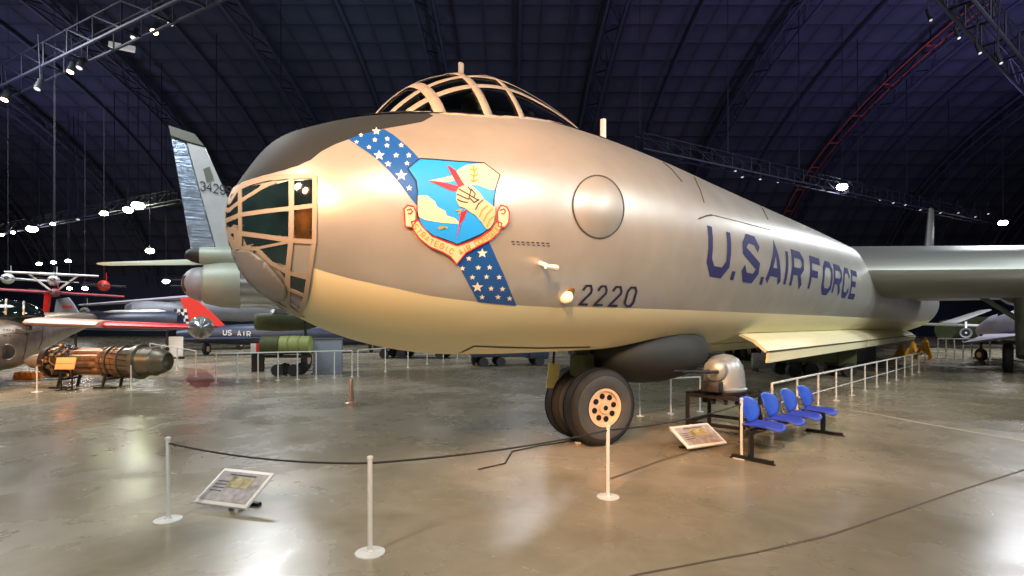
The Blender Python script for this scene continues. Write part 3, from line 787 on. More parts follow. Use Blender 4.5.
# wings
def big_wing(sg):
    a = MB(); sR, zR = 18.35, 3.33; sw = .55
    def le(l): return B(sR+sw*(l-1.3), sg*l, zR-.02*(l-1.3))
    a.wing(le(.6), le(12.5), 10.5, 8.2, 'wing_silver', chord=DA, tk=.165, tt=.16, n=14, taps=12); w_ = a.build('wing', root)
    f = MB(); f.loft([[B(s, sg*l, z) for l, z in ((1.4,2.9),(11,2.85),(11,2.74),(1.4,2.8))] for s in (27.6, 30.5)], 'white_paint'); f.build('flap', w_, label='white wing flap')
    n_ = MB(); c = le(6.6)
    n_.lathe(c-DA*.08+V((0,0,.02)), DA, [(0,.02),(.05,.5),(.3,.62),(.9,.66)], 'black_metal', 20, sq=(1.5,.42)); n_.build('air_intake', w_)
    for l in (4.9, 9.0):
        e = MB(); p = le(l)+DA*7.5; e.lathe(p, DA, [(0,.3),(.5,.75),(2.5,.78),(4.4,.42),(4.8,.1)], 'wing_silver', 24); en = e.build('engine_nacelle', w_)
        pr = MB(); pc = p+DA*4.85
        pr.lathe(pc-DA*.1, DA, [(0,.2),(.3,.14),(.45,.02)], 'dark_metal', 14)
        for k_ in range(3):
            an = k_*2*PI/3+.5; dr = V((0,0,1))*math.cos(an)+NL*math.sin(an); bar(pr, pc, pc+dr*1.7, .22, .05, 'dark_metal', up=DA)
        pr.build('propeller', en, smooth=False)
big_wing(1); big_wing(-1)
a = MB(); a.wing(B(48.5,0,4.2), B(54,0,11.2), 7.5, 3.2, 'wing_silver', chord=DA, up=NL, tk=.10, n=8); a.build('tail_fin', root)
for sg in (1,-1):
    a = MB(); a.wing(B(46.5,0,4.1), B(50,sg*8.5,4.5), 5, 2.6, 'wing_silver', chord=DA, tk=.1, n=8); a.build('tailplane', root)

# wheels
def wheel(mb_t, mb_h, c, ax, R, W, rim):
    c, ax = V(c), V(ax).normalized(); prof = []
    for i in range(17):
        t = PI*i/16; prof.append((-W/2*math.cos(t)*(.92+.08*math.sin(t)), R-.45*W*(1-math.sin(t)**.75)))
    mb_t.lathe(c, ax, [(-W/2*.86, rim*.95)]+prof+[(W/2*.86, rim*.95)], 'rubber', 56, cap=False)
    for q in (-.18,-.06,.06,.18): mb_t.lathe(c+ax*q*W*1.4, ax, [(-.006, R*.9), (-.006, R+.002), (.006, R+.002), (.006, R*.9)], 'black_metal', 56)
    mb_t.lathe(c+ax*W*.375, ax, [(0, R*.86),(.035, R*.8),(.05, R*.66),(.02, rim*1.05),(-.04, rim*.9)], 'tyre_side', 56, cap=False)
    mb_h.lathe(c, ax, [(-W*.4, .01),(-W*.4, rim*.9),(W*.36, rim*.98),(W*.44, rim),(W*.44, rim*.86),(W*.34, rim*.82),(W*.35, rim*.34),(W*.46, rim*.30),(W*.47, rim*.13),(W*.44, .005)], 'hub_cream', 40)
def hubholes(mb, c, ax, W, rim, n=8):
    ax = V(ax).normalized(); u_ = V((0,0,1)); w_ = ax.cross(u_)
    for k_ in range(n):
        an = 2*PI*k_/n+.2; mb.lathe(V(c)+(u_*math.cos(an)+w_*math.sin(an))*rim*.6+ax*(W*.345), ax, [(0, rim*.15),(.012, rim*.15),(.014,.001)], 'black_metal', 12)
    mb.lathe(V(c)+ax*(W*.468), ax, [(0, rim*.13),(.012, rim*.12),(.014,.001)], 'black_metal', 12)
gx = ground(603, 445.5); s_, lat_, _ = inv(gx)
R_ = .545; W_ = .34; out = lat_-.0
gc = lambda lat, z=0: B(s_, lat, z)
gr = MB()
gr.tube([gc(out-.36, R_), gc(out-.36, 1.9)], [.09,.12], 'dark_metal', 14); gr.tube([gc(out-.16, R_), gc(out-.56, R_)], .07, 'dark_metal', 12)
gr.tube([gc(out-.36, 1.1)+DA*.05, B(s_+.9, out-.36, 1.7)], .05, 'dark_metal', 10)
gr.box(gc(out-.36, 1.12), (.30,.26,.32), 'olive', rz(math.atan2(DA.y, DA.x)), .04)
gr.tube([gc(out-.36,.9)-DA*.12, gc(out-.36,.75)-DA*.3, gc(out-.36,.6)-DA*.1], .03, 'dark_metal', 8)
ng = gr.build('nose_gear', root)
WA = V((.42,-.907,0)); wc = gc(out-.36, R_)+V((.13,-.02,0))
for lt in (.20, -.32):
    t_ = MB(); h_ = MB(); c = wc+WA*lt; wheel(t_, h_, c, WA, R_, W_, .27); hubholes(h_, c, WA, W_, .27)
    wo = t_.build('tyre', ng); h_.build('hub', wo, label='cream wheel hub with round holes')
a = MB(); pd = at(553, 376, 7.6); a.box(pd, (.18,.02,.36), 'gear_plate', rz(.3)@ry(.12), .004); bar(a, pd+V((0,0,.15)), pd+V((0.05,.2,.5)), .03, .03, 'dark_metal'); a.build('gear_door_plate', ng, label='pale yellow plate hanging ahead of the nose wheels')
for sg in (1, -1):
    mg = MB(); g0 = ground(1022, 372); sm_, lm_, _ = inv(g0); c0 = lambda ds, dl, z: B(sm_+ds, sg*(lm_+dl), z)
    mg.tube([c0(0,0,.5), c0(0,0,3.3)], [.16,.24], 'green_grey', 16); mg.tube([c0(0,-.1,1.9), c0(0,-1.6,3.2)], .09, 'green_grey', 10); mg.tube([c0(0,0,1.6), c0(-1.6,.0,3.1)], .09, 'green_grey', 10)
    bar(mg, c0(-.6,0,.55), c0(.6,0,.55), .16, .14, 'dark_metal'); mg.tube([c0(0,.2,2.6), c0(-.2,.25,1.0)], .04, 'dark_metal', 8)
    g_ = mg.build('main_gear', root)
    for ds in (-.62, .62):
        for dl in (-.36, .36):
            t_ = MB(); h_ = MB(); wheel(t_, h_, c0(ds, dl, .52), NL*(1 if dl > 0 else -1)*sg, .52, .3, .24); wo = t_.build('tyre', g_); h_.build('hub', wo)

# ---------------------------------------------------------------- foreground floor things
def post(px, py, h, lab, r=.018):
    g_ = ground(px, py); t = thing('barrier_post', g_, lab, 'post')
    a = MB(); a.lathe(g_, (0,0,1), [(0,.11),(.008,.11),(.014,.03),(.03,.02)], 'post_white', 24); a.build('base', t)
    a = MB(); a.tube([g_+V((0,0,.01)), g_+V((0,0,h))], r, 'post_white', 12); a.lathe(g_+V((0,0,h)), (0,0,1), [(0,r*1.3),(.02,r*1.3),(.026,r*.5)], 'post_white', 12); a.build('pole', t)
    return g_+V((0,0,h))
pa = post(608,497,.69,'pale post in front of the nose wheel with a flat round base')
pb = post(741.5,458,.74,'pale slim post beside the left end of the blue bench')
pc_ = post(370,553,.70,'pale post nearest the camera, standing left of the nose wheel')
pd_ = post(168,520,.70,'pale post standing alone on the bare floor at lower left')
def rope(a, b, sag, lab, r=.008):
    a, b = V(a), V(b); m = MB(); m.tube([a.lerp(b, i/20)-V((0,0,sag*4*(i/20)*(1-i/20))) for i in range(21)], r, 'rope_black', 8)
    tag(m.build('barrier_rope'), lab, 'rope')
rope(pa-V((0,0,.03)), pb-V((0,0,.05)), .05, 'black rope strung from the nose wheel post towards the bench post')
rope(pc_-V((0,0,.03)), pa-V((0,0,.03)), .04, 'black rope running left from the post by the nose wheel')
rope(pd_-V((0,0,.03)), pc_-V((0,0,.03)), .05, 'black rope between the two posts at lower left')
m = MB(); cp = [ground(*q) for q in ((478,470),(505,464),(512,452),(540,446),(575,441))]; m.tube([p+V((0,0,.008)) for p in cp], .008, 'rope_black', 6); tag(m.build('floor_cable'), 'thin black cable lying on the floor left of the nose wheel', 'cable')
m = MB(); p = ground(581,443.5); m.box(p+V((0,0,.012)), (.16,.06,.024), 'post_white', rz(.3), .006); tag(m.build('floor_clip'), 'small white clip on the floor beside the nose wheel', 'clip')

# railing running beside the aircraft
g1 = at(772,383.5,9.07); g1.z = 0; g2 = at(925,352,19.6); g2.z = 0
def railing(g1, g2, n, h, lab, second=False, tpx=.02, m_='post_white'):
    t = thing('railing', g1, lab, 'railing'); a = MB(); g1, g2 = V(g1), V(g2)
    a.tube([g1+V((0,0,h)), g2+V((0,0,h))], tpx, m_, 8)
    if second: a.tube([g1+V((0,0,h*.45)), g2+V((0,0,h*.45))], tpx*.6, m_, 8)
    a.build('rail', t)
    for i in range(n):
        p = g1.lerp(g2, i/(n-1)); a = MB(); a.tube([p, p+V((0,0,h))], tpx, m_, 8); a.lathe(p, (0,0,1), [(0,.07),(.01,.07),(.015,.02)], m_, 12); a.build('post', t)
railing(g1, g2, 13, .68, 'white railing running back beside the fuselage from the blue bench', True)
railing(at(216,353,15.5)*V((1,1,0)) if False else V((at(216,353,15.2).x,15.2,0)), V((at(352,352,17).x,17,0)), 8, .86, 'white railing in front of the yellow green tank', False)
railing(V((at(356,352,17).x,17.2,0)), V((at(480,352,30).x,30,0)), 8, .86, 'white railing receding under the bomber nose from the grey kiosk', False)
railing(V((at(640,352,9.7).x,9.7,0)), V((at(700,352,10.2).x,10.2,0)), 3, .68, 'short pale railing between the nose wheel and the gun turret stand', False, .016)
railing(V((at(938,350,27).x,27,0)), V((at(990,350,25).x,25,0)), 7, 1.0, 'white railing far back beyond the yellow jacks', True, .03)
railing(V((at(196,352,17).x,17,0)), V((at(150,350,24).x,24,0)), 4, .85, 'white railing behind the jet engine exhaust', False)

# blue bench
bp1, bp2 = ground(751,461), ground(823,433.5); bd = (bp2-bp1).normalized(); bn = V((bd.y, -bd.x, 0)); bL = (bp2-bp1).length
if bn.dot(V((1,-1,0))) < 0: bn = -bn
t = thing('bench', bp1, 'bench of four blue plastic seats on a black beam, beside the turret stand', 'bench')
a = MB(); bar(a, bp1-bd*.06+V((0,0,.36)), bp2+bd*.06+V((0,0,.36)), .06, .05, 'black_metal'); a.build('beam', t, smooth=False)
for p in (bp1, bp2):
    a = MB(); bar(a, p+V((0,0,.03)), p+V((0,0,.36)), .05, .05, 'black_metal'); bar(a, p-bn*.24+V((0,0,.025)), p+bn*.27+V((0,0,.025)), .05, .045, 'black_metal')
    for q in (-.24,.27): a.lathe(p+bn*q, (0,0,1), [(0,.03),(.01,.03),(.012,.01)], 'black_metal', 10)
    a.build('leg', t, smooth=False)
def seatshell(c):
    st = MB(); n = 14; vs = []; fs = []
    for i in range(n+1):
        for j in range(n+1):
            u_ = 2*i/n-1; v_ = 2*j/n-1; k_ = 1/(abs(u_)**4+abs(v_)**4)**.25*max(abs(u_), abs(v_)) if (u_ or v_) else 0
            x = u_*k_*.235; y = v_*k_*.225; z = .035*(x/.235)**2-.03*max(0, (y-.1)/.12)**2+.02*max(0, (-y-.1)/.12)**2
            vs.append(c+bd*x+bn*(y+.05)+V((0,0,.40+z)))
    for i in range(n):
        for j in range(n): a_ = i*(n+1)+j; fs.append((a_, a_+1, a_+n+2, a_+n+1))
    st.add(vs, fs, 'blue_seat'); return st
def backshell(c):
    st = MB(); n = 14; vs = []; fs = []
    for i in range(n+1):
        for j in range(n+1):
            u_ = 2*i/n-1; v_ = 2*j/n-1; m_ = max(abs(u_), abs(v_)); k_ = m_/(abs(u_)**2.6+abs(v_)**2.6)**(1/2.6) if m_ else 0
            x = u_*k_*.225*(1-.10*v_*k_*(-1)); y = v_*k_*.155; z = -.055*(1-(x/.225)**2)
            vs.append(c+bd*x+bd*.07+bn*(-.13+z-.06*(y/.155))+V((0,0,.60+y)))
    for i in range(n):
        for j in range(n): a_ = i*(n+1)+j; fs.append((a_, a_+1, a_+n+2, a_+n+1))
    st.add(vs, fs, 'blue_plastic'); return st
for i in range(4):
    c = bp1+bd*(.12+i*(bL-.0)/4*1.02+.12)
    so = solid(seatshell(c).build('seat', t), .014); bo = solid(backshell(c).build('backrest', t), .014)
    for q in (-.12, .12):
        a = MB(); a.tube([c+bd*q+bn*.1+V((0,0,.385)), c+bd*q-bn*.10+V((0,0,.375)), c+bd*q-bn*.17+V((0,0,.44)), c+bd*q-bn*.21+V((0,0,.60))], .014, 'seat_bracket', 8); a.build('bracket', t)

# gun turret on a black stand
tz = 8.4
T0 = at(724, 391, tz); tg = V((T0.x, T0.y, 0)); zt = T0.z
t = thing('turret_stand', tg, 'black steel stand carrying the silver gun turret', 'stand')
tw = .42
crn = [tg+DA*x+NL*y for x, y in ((-tw,-tw),(tw,-tw),(tw,tw),(-tw,tw))]
a = MB()
for i in range(4):
    bar(a, crn[i]+V((0,0,zt-.05)), crn[(i+1) % 4]+V((0,0,zt-.05)), .05, .06, 'black_metal')
a.build('upper_frame', t, smooth=False)
a = MB()
for i in range(4): bar(a, crn[i]+V((0,0,.14)), crn[(i+1) % 4]+V((0,0,.14)), .04, .05, 'black_metal')
a.build('lower_frame', t, smooth=False)
for p in crn: a = MB(); bar(a, p, p+V((0,0,zt)), .05, .05, 'black_metal'); a.build('leg', t, smooth=False)
a = MB(); a.lathe(tg+V((0,0,zt-.12)), (0,0,1), [(0,.2),(.02,.3),(.1,.36),(.14,.36)], 'black_metal', 32)
for k_ in range(10):
    an = 2*PI*k_/10; a.box(tg+V((.31*math.cos(an), .31*math.sin(an), zt-.12)), (.08,.06,.12), 'dark_metal', rz(an), .01)
a.build('ring_gear', t)
tt_ = thing('gun_turret', tg+V((0,0,zt)), 'rounded silver gun turret with long black barrels on a black stand', 'gun turret')
a = MB(); prof = [(0,.36),(.03,.38),(.06,.35),(.26,.335),(.40,.305),(.50,.24),(.56,.14),(.58,.02)]
a.lathe(tg+V((0,0,zt+.02)), (0,0,1), prof, 'turret_silver', 40, sq=(.92,.92), up=(NL.x, NL.y, 0)); a.build('dome', tt_)
a = MB(); a.lathe(tg-DA*.30+V((0,0,zt+.36)), -DA, [(0,.18),(.10,.17),(.15,.11),(.16,.02)], 'turret_silver', 24); a.build('gun_housing', tt_)
a = MB(); hc = tg-DA*.52+NL*.02+V((0,0,zt+.12)); a.box(hc, (.2,.28,.16), 'dark_metal', rz(math.atan2(DA.y, DA.x)), .02); a.build('ammunition_box', tt_)
for q in (-.07, .07):
    a = MB(); a.tube([tg-DA*.4+NL*q+V((0,0,zt+.34)), tg-DA*.75+NL*q+V((0,0,zt+.355)), tg-DA*1.6+NL*q+V((0,0,zt+.42))], [.035,.024,.018], 'black_metal', 10); a.build('barrel', tt_)

# slanted information panels
def info_panel(p, w, h, rot, lab, tilt=.55, z=.16):
    p = V(p); t = thing('information_sign', p, lab, 'sign'); R = rz(rot)@rx(tilt)
    a = MB(); c = p+V((0,0,z)); a.box(c, (w, h, .03), 'panel_white', R, .006); f = a.build('board', t)
    a = MB(); a.box(c+R@V((0,0,.017)), (w*.9, h*.82, .004), 'panel_grey', R); a.box(c+R@V((.05*w,.05,.021)), (w*.42, h*.3, .003), 'panel_photo', R)
    for k_ in range(4): a.box(c+R@V((-.28*w,.12*h-k_*.09*h,.0205)), (w*.22, h*.02, .002), 'black_metal', R)
    a.box(c+R@V((.0,.32*h,.0205)), (w*.5, h*.035, .002), 'black_metal', R)
    a.build('print', t, smooth=False)
    a = MB(); b_ = p+R@V((0,h*.1,0)); bar(a, p+V((0,0,.0))+rz(rot)@V((-w*.2,.05,0)), c, .03, .03, 'black_metal'); bar(a, p+rz(rot)@V((w*.2,.05,0)), c, .03, .03, 'black_metal')
    bar(a, p+rz(rot)@V((-w*.4,.05,.015)), p+rz(rot)@V((w*.4,.05,.015)), .05, .03, 'black_metal'); a.build('foot', t, smooth=False)
info_panel(ground(698,447), .72, .42, .46, 'tilted white information panel on the floor in front of the turret stand')
info_panel(ground(235,505), .6, .42, -.3, 'tilted white information panel on the floor at lower left')

# floor joints and marks
def joint(pts, w, m, k):
    P = [ground(*p) for p in pts]; a = MB(); L = []
    for i, p in enumerate(P):
        t = (P[min(i+1, len(P)-1)]-P[max(i-1, 0)]).normalized(); s_n = V((-t.y, t.x, 0)); L += [p+s_n*w/2+V((0,0,.003)), p-s_n*w/2+V((0,0,.003))]
    a.add(L, [(2*i, 2*i+1, 2*i+3, 2*i+2) for i in range(len(P)-1)], m); struct(a.build('trim_%d' % k, smooth=False))
joint([(600,586),(637,575),(700,563),(757,552.6),(828,536),(890,515),(962,490),(1024,470),(1100,446)], .022, 'joint', 60)
joint([(848,410),(880,415),(915,422),(960,430),(1022,441),(1080,452)], .09, 'joint_light', 61)
joint([(600,425),(640,414),(700,402),(760,396)], .03, 'joint', 62)
joint([(610,479),(660,461),(700,449)], .04, 'joint', 63)
for i, (x, y, rx_, ry_, m_) in enumerate([(790,432,20,6,'floor_stain'),(760,446,24,8,'floor_stain'),(818,420,18,5,'floor_stain'),(200,379,13,9,'red_brown_patch'),(165,371,42,3.5,'floor_stain')]):
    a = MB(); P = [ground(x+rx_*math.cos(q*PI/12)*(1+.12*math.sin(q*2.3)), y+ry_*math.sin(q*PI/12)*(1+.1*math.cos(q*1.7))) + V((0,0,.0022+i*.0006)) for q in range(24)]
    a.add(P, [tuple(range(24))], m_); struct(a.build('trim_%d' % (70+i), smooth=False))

# ---------------------------------------------------------------- aircraft and exhibits behind
def loft_body(mb, pts, m, n=28, sq=1.0):
    """pts: (centre, radius) along a body"""
    P = [V(p) for p, r in pts]; rings = []
    for i, (p, r) in enumerate(pts):
        t = (P[min(i+1, len(P)-1)]-P[max(i-1, 0)]).normalized(); u = V((0,0,1)); u = (u-t*u.dot(t)).normalized(); w_ = t.cross(u)
        rings.append([P[i]+(u*math.sin(a)*sq+w_*math.cos(a))*r for a in [2*PI*k/n for k in range(n)]])
    return mb.loft(rings, m)
def plane_map(o, u_):
    """pixel -> point on the vertical plane through o that contains u_"""
    o = V(o); u_ = V(u_).normalized(); nn = V((u_.y, -u_.x, 0))
    def f(px, py, off=0):
        r = ray(px, py); t = (o-CAM).dot(nn)/r.dot(nn); p = CAM+r*t
        return p+nn*off*(-1 if nn.dot(r) > 0 else 1)
    return f, nn
def slab(name, parent, mp, nn, poly, m, th=.12, label=None):
    a = MB(); P = [mp(x, y) for x, y in poly]; c = sum(P, V((0,0,0)))/len(P)
    r0 = [p+nn*th/2 for p in P]; r1 = [p-nn*th/2 for p in P]
    a.loft([[c+(p-c)*.96+nn*th*.0+nn*th/2 for p in P], [p for p in P], [c+(p-c)*.96-nn*th/2 for p in P]], m)
    return a.build(name, parent, label=label, angle=.3)
def cable(t, p, m='truss_dark', r=.012):
    a = MB(); p = V(p); a.tube([p, V((p.x, p.y, vault(p.y)-.1))], r, m, 5); return a.build('suspension_cable', t)
def strut_wheel(t, top, gr_, r, lab='landing_gear'):
    top, g_ = V(top), V(gr_); a = MB(); a.tube([top, g_+V((0,0,r))], .05, 'dark_metal', 8); q = a.build(lab, t)
    b_ = MB(); b_.lathe(g_+V((-.09,0,r)), (1,0,0), [(0,r*.5),(.01,r*.9),(.05,r),(.13,r),(.17,r*.9),(.18,r*.5)], 'rubber', 20); b_.lathe(g_+V((-.1,0,r)), (1,0,0), [(0,.01),(0,r*.45),(.2,r*.45),(.2,.01)], 'hub_cream', 16); b_.build('wheel', q)

# swept tail bomber seen from its gun turret
fd = V((.9, .436, 0)); TO = at(205, 284, 18)
t = thing('jet_bomber', V((TO.x, TO.y, 0)), 'silver grey jet bomber seen from its tail turret, tall numbered fin behind the glazed nose', 'aircraft')
a = MB(); loft_body(a, [(TO-fd*.1, .56), (TO+fd*.0, .68), (TO+fd*.5, .80), (TO+fd*1.1, .84)], 'green_grey'); a.build('tail_collar', t, label='pale green grey collar behind the turret')
a = MB(); loft_body(a, [(TO+fd*1.0, .80), (TO+fd*1.6, .80), (TO+fd*5, 1.0), (TO+fd*9, 1.2), (TO+fd*12, 1.2), (TO+fd*14.5, .8), (TO+fd*15.5, .2)], 'bright_metal'); a.build('fuselage', t)
a = MB(); a.sphere(TO-fd*.12, (.58,.58,.58), 'grey_paint', 24)
for q in (-.1,.1): a.tube([TO-fd*.5+V((0,0,q)), TO-fd*1.0+V((0,0,q))], .035, 'black_metal', 8)
a.build('tail_turret', t, label='round tail turret with two short guns')
a = MB(); a.box(TO-fd*.52+V((0,-.1,-.02)), (.16,.5,.55), 'bronze_dark', rz(math.atan2(fd.y, fd.x)), .05); a.build('turret_window', t)
po = TO+fd*.15+V((0,0,.95)); a = MB(); loft_body(a, [(po-fd*.75,.02),(po-fd*.71,.15),(po-fd*.55,.27),(po-fd*.3,.33)], 'black_metal'); a.build('radar_cone', t, label='dark rounded cone above the turret')
a = MB(); loft_body(a, [(po-fd*.31,.32),(po,.34),(po+fd*.8,.42),(po+fd*1.8-V((0,0,.2)),.45)], 'green_grey'); a.build('radar_fairing', t)
mp, nn = plane_map(TO, fd)
slab('rudder', t, mp, nn, [(171,136.5),(186,142),(216,251),(218,262),(193,262)], 'fin_metal', .16, 'crinkled bare metal rudder')
fo = slab('tail_fin', t, mp, nn, [(186.4,142),(205,147),(229,200),(256,268),(219,268),(216.4,251)], 'fin_paint', .2)
slab('fin_cap', fo, mp, nn, [(168.5,126),(195,134.6),(205,147),(186,141.7),(171,136.2)], 'fin_cap', .2, 'olive grey fin tip')
a = MB(); sheet(a, [(203.5,170),(210,167.5),(214,180),(207,183.5)], 'fin_cap', .13, 20, mp)
for i, ch in enumerate('34299'):
    x0 = 201+i*6.6; y0 = 191+i*1.2
    for st in GL[ch]: strip(a, [(x0+x*4.6-y*.3, y0-y*8.5+x*.8) for x, y in st], 1.15, 'crest_line', .14, mp, g=8)
a.build('fin_number', fo, label='dark number and small panel')
for sg, tip in ((1, at(104, 264, 16.5)), (-1, None)):
    a = MB(); r0 = po+fd*.3+V((0,0,-.12))
    if tip is None: tip = r0+(r0-at(104,264,16.5))*V((1,1,-1))*.9
    a.wing(r0, tip-fd*.2, 2.2, 1.0, 'green_grey', chord=fd*V((1,1,0)), tk=.11, n=7); a.build('tailplane', t)
strut_wheel(t, TO+fd*10+V((0,0,-.9)), V((TO.x, TO.y, 0))+fd*10+V((0,-.3,0)), .45)
strut_wheel(t, TO+fd*3.2+V((0,0,-.5)), V((TO.x, TO.y, 0))+fd*3.2+V((0,.2,0)), .4)
a = MB(); e0 = at(275, 322, 22); loft_body(a, [(e0-fd*.8,.25),(e0-fd*.7,.34),(e0,.4),(e0+fd*1.2,.36),(e0+fd*1.7,.2)], 'olive'); bar(a, e0, e0+V((.2,.4,1.0)), .2, .6, 'bright_metal'); a.build('engine_pod', t, label='olive engine pod')

# silver trainer at the left edge
t = thing('jet_fighter', ground(10, 385), 'silver jet at the left edge with a red banded wing and round wing tip tank', 'aircraft')
a = MB(); loft_body(a, [(at(-95,356,11),.12),(at(-70,353,12),.4),(at(-38,352,13.5),.66),(at(2,344,15.3),.76),(at(31,333,17.5),.68),(at(62,325,20.5),.5),(at(92,319,25),.26)], 'jet_silver', sq=1.0); jb = BVHTree.FromPolygons(a.v, a.f); fz = a.build('fuselage', t)
def jmap(x, y, off):
    h = cast(x, y, jb); return h[0]+h[1]*off if h else None
a = MB()
for pl in ([(22,312),(26,325),(27,340),(24,355),(20,366)], [(40,312),(43,325),(42,340),(38,350)], [(0,335),(14,333),(26,334)], [(26,334),(42,331)]): strip(a, pl, .7, 'seam', .008, jmap)
for x, y in ((3,330),(6,330),(9,330),(12,330.5),(3,336),(5,336),(9,336),(31,322),(34,322)): strip(a, [(x,y),(x+1.6,y)], 1.4, 'crest_line', .01, jmap)
a.build('panel_marks', fz, label='dark panel lines and stencils')
a = MB(); c = cast(7, 352, jb)[0]; ax = (V((0,0,EYE))-c); ax.z = 0; ax.normalize(); ax = (ax+V((.35,0,0))).normalized()
a.lathe(c, ax, [(-.5,.22),(.02,.23),(.07,.21),(.05,.19),(-.2,.16),(-.3,.01)], 'jet_silver', 24, sq=(.8,1)); q = a.build('intake_duct', t)
a = MB(); a.lathe(c+ax*.0, ax, [(-.2,.18),(.062,.185),(.066,.01)], 'black_metal', 24, sq=(.8,1)); a.build('intake_opening', q)
a = MB(); c = at(2, 315, 15.4); a.sphere((0,0,0), (.95,.46,.46), 'dark_glass', 24); a.v = [c+rz(math.atan2(3,1.6)-.35)@p for p in a.v]; cn = a.build('canopy', t)
a = MB()
for q in (-.35, .1, .5):
    pts = [c+rz(math.atan2(3,1.6)-.35)@V((q*.95, .47*math.sqrt(1-q*q)*math.cos(k*PI/16), .47*math.sqrt(1-q*q)*math.sin(k*PI/16))) for k in range(17)]; a.tube(pts, .03, 'jet_silver', 6)
a.build('canopy_frame', cn)
def edgewing(x0, x1, y0, y1, m, th):
    a = MB(); p0, p1 = at(x0, y0, 15.2), at(x1, y1, 15.0); a.wing(p0, p1, 2.2-(x0-25)*.005, 2.2-(x1-25)*.005, m, chord=(0.1,1,0), tk=th, n=8); return a
w_ = edgewing(22, 95, 322.5, 325, 'wing_tan', .13).build('wing', t); edgewing(95, 190, 325, 327.5, 'red_paint', .12).build('wing_band', w_, label='dark red outer wing panel')
a = MB(); c = at(201, 327.5, 14.9); u_ = V((-.52,.85,0)); loft_body(a, [(c-u_*1.3,.02),(c-u_*1.1,.16),(c-u_*.7,.27),(c,.33),(c+u_*.9,.28),(c+u_*1.7,.05)], 'bright_metal'); a.build('tip_tank', t, label='round polished tip tank')
strut_wheel(t, at(52,330,18.5), V((at(52,330,18.5).x,18.5,0)), .3); strut_wheel(t, at(-30,350,13), ground(-30,395), .3)

# jet engine on its stand
ez = 14.2; e0 = at(20, 361.5, ez); ex = V((1,0,0))
def ep(px): return V((((px-97)*.95+95-CX)*ez/F, ez, e0.z))
k1 = ez/F*.95
t = thing('jet_engine', V((ep(97).x, ez, 0)), 'bronze and grey turbojet engine with exposed pipes lying on a low stand', 'engine')
a = MB(); a.lathe(ep(22), ex, [(0,.01),(3*k1,3*k1),(9*k1,6.5*k1),(17*k1,8.6*k1),(28*k1,9.5*k1)], 'jet_silver', 28); a.build('nose_cone', t)
a = MB(); a.lathe(ep(49), ex, [(0,9*k1),(1*k1,16*k1),(7*k1,17*k1),(8*k1,13*k1),(30*k1,12*k1),(31*k1,9*k1)], 'bronze_dark', 28); ac = a.build('accessory_case', t)
a = MB(); rnd = random.Random(3)
for i in range(46):
    an = rnd.random()*2*PI; x = 50+rnd.random()*24; R0 = (12.5+rnd.random()*4)*k1; pts = []
    for q in range(5):
        pts.append(ep(x)+V((0, math.cos(an)*R0, math.sin(an)*R0))); x += (rnd.random()-.35)*6*(1); an += (rnd.random()-.5)*.7; R0 = max(11*k1, min(17.5*k1, R0+(rnd.random()-.5)*3*k1))
    a.tube(pts, (.5+rnd.random()*.7)*k1, ['bronze','bronze_dark','pewter','bronze'][i % 4], 6)
for i in range(14):
    an = rnd.random()*2*PI; a.box(ep(52+rnd.random()*22)+V((0, math.cos(an)*15*k1, math.sin(an)*15*k1)), (4*k1, 3*k1, 3*k1), ['bronze','pewter'][i % 2], rx(an), .3*k1)
a.build('pipework', ac)
a = MB()
for i in range(10):
    an = 2*PI*i/10+.2; c = V((0, math.cos(an)*10.5*k1, math.sin(an)*10.5*k1)); a.lathe(ep(77)+c, ex, [(0,2*k1),(3*k1,3.4*k1),(26*k1,3.8*k1),(33*k1,3.4*k1)], 'bronze', 12)
a.build('combustion_can', t)
a = MB(); a.lathe(ep(109), ex, [(0,10*k1),(.5*k1,15.5*k1),(4*k1,16*k1),(4.5*k1,15*k1),(13*k1,15.3*k1),(13.5*k1,16.4*k1),(15*k1,16.4*k1),(15.5*k1,15.4*k1),(20*k1,15.6*k1)], 'bronze', 36); a.lathe(ep(128.5), ex, [(0,15*k1),(.3*k1,15.7*k1),(8*k1,16*k1),(14*k1,16.5*k1),(15*k1,18.5*k1),(19*k1,18.5*k1),(20*k1,16*k1)], 'pewter', 36); tc_ = a.build('turbine_casing', t)  # bronze front half carries the orange light in its colour; rear stays grey
a = MB()
for i in range(18):
    an = 2*PI*i/18; a.tube([ep(110+2*(i % 3))+V((0, math.cos(an)*16.3*k1, math.sin(an)*16.3*k1)), ep(145)+V((0, math.cos(an+.25)*17*k1, math.sin(an+.25)*17*k1))], .5*k1, 'bronze_dark', 5)
for x in (118, 130, 141): a.lathe(ep(x), ex, [(0,16*k1),(0,17.2*k1),(1.2*k1,17.2*k1),(1.2*k1,16*k1)], 'pewter', 30)
a.build('casing_pipes', tc_)
a = MB(); a.lathe(ep(147), ex, [(0,14*k1),(1*k1,15.5*k1),(14*k1,14.6*k1),(15*k1,15.2*k1),(16*k1,14.4*k1),(22*k1,12.5*k1),(27*k1,9.5*k1),(27.2*k1,8.5*k1),(22*k1,7*k1)], 'pewter', 36); a.build('exhaust_nozzle', t)
for x in (72, 118):
    a = MB()
    for q in (-.32, .32): bar(a, V((ep(x).x-.1, ez+q, 0)), V((ep(x).x, ez+q, e0.z-12*k1)), .05, .05, 'black_metal')
    bar(a, V((ep(x).x, ez-.34, .25)), V((ep(x).x, ez+.34, .25)), .05, .05, 'black_metal'); bar(a, V((ep(x).x, ez-.34, e0.z-14*k1)), V((ep(x).x, ez+.34, e0.z-14*k1)), .08, .06, 'black_metal')
    bar(a, V((ep(x).x-.3, ez-.34, .03)), V((ep(x).x+.3, ez-.34, .03)), .05, .05, 'black_metal'); a.build('stand', t, smooth=False)
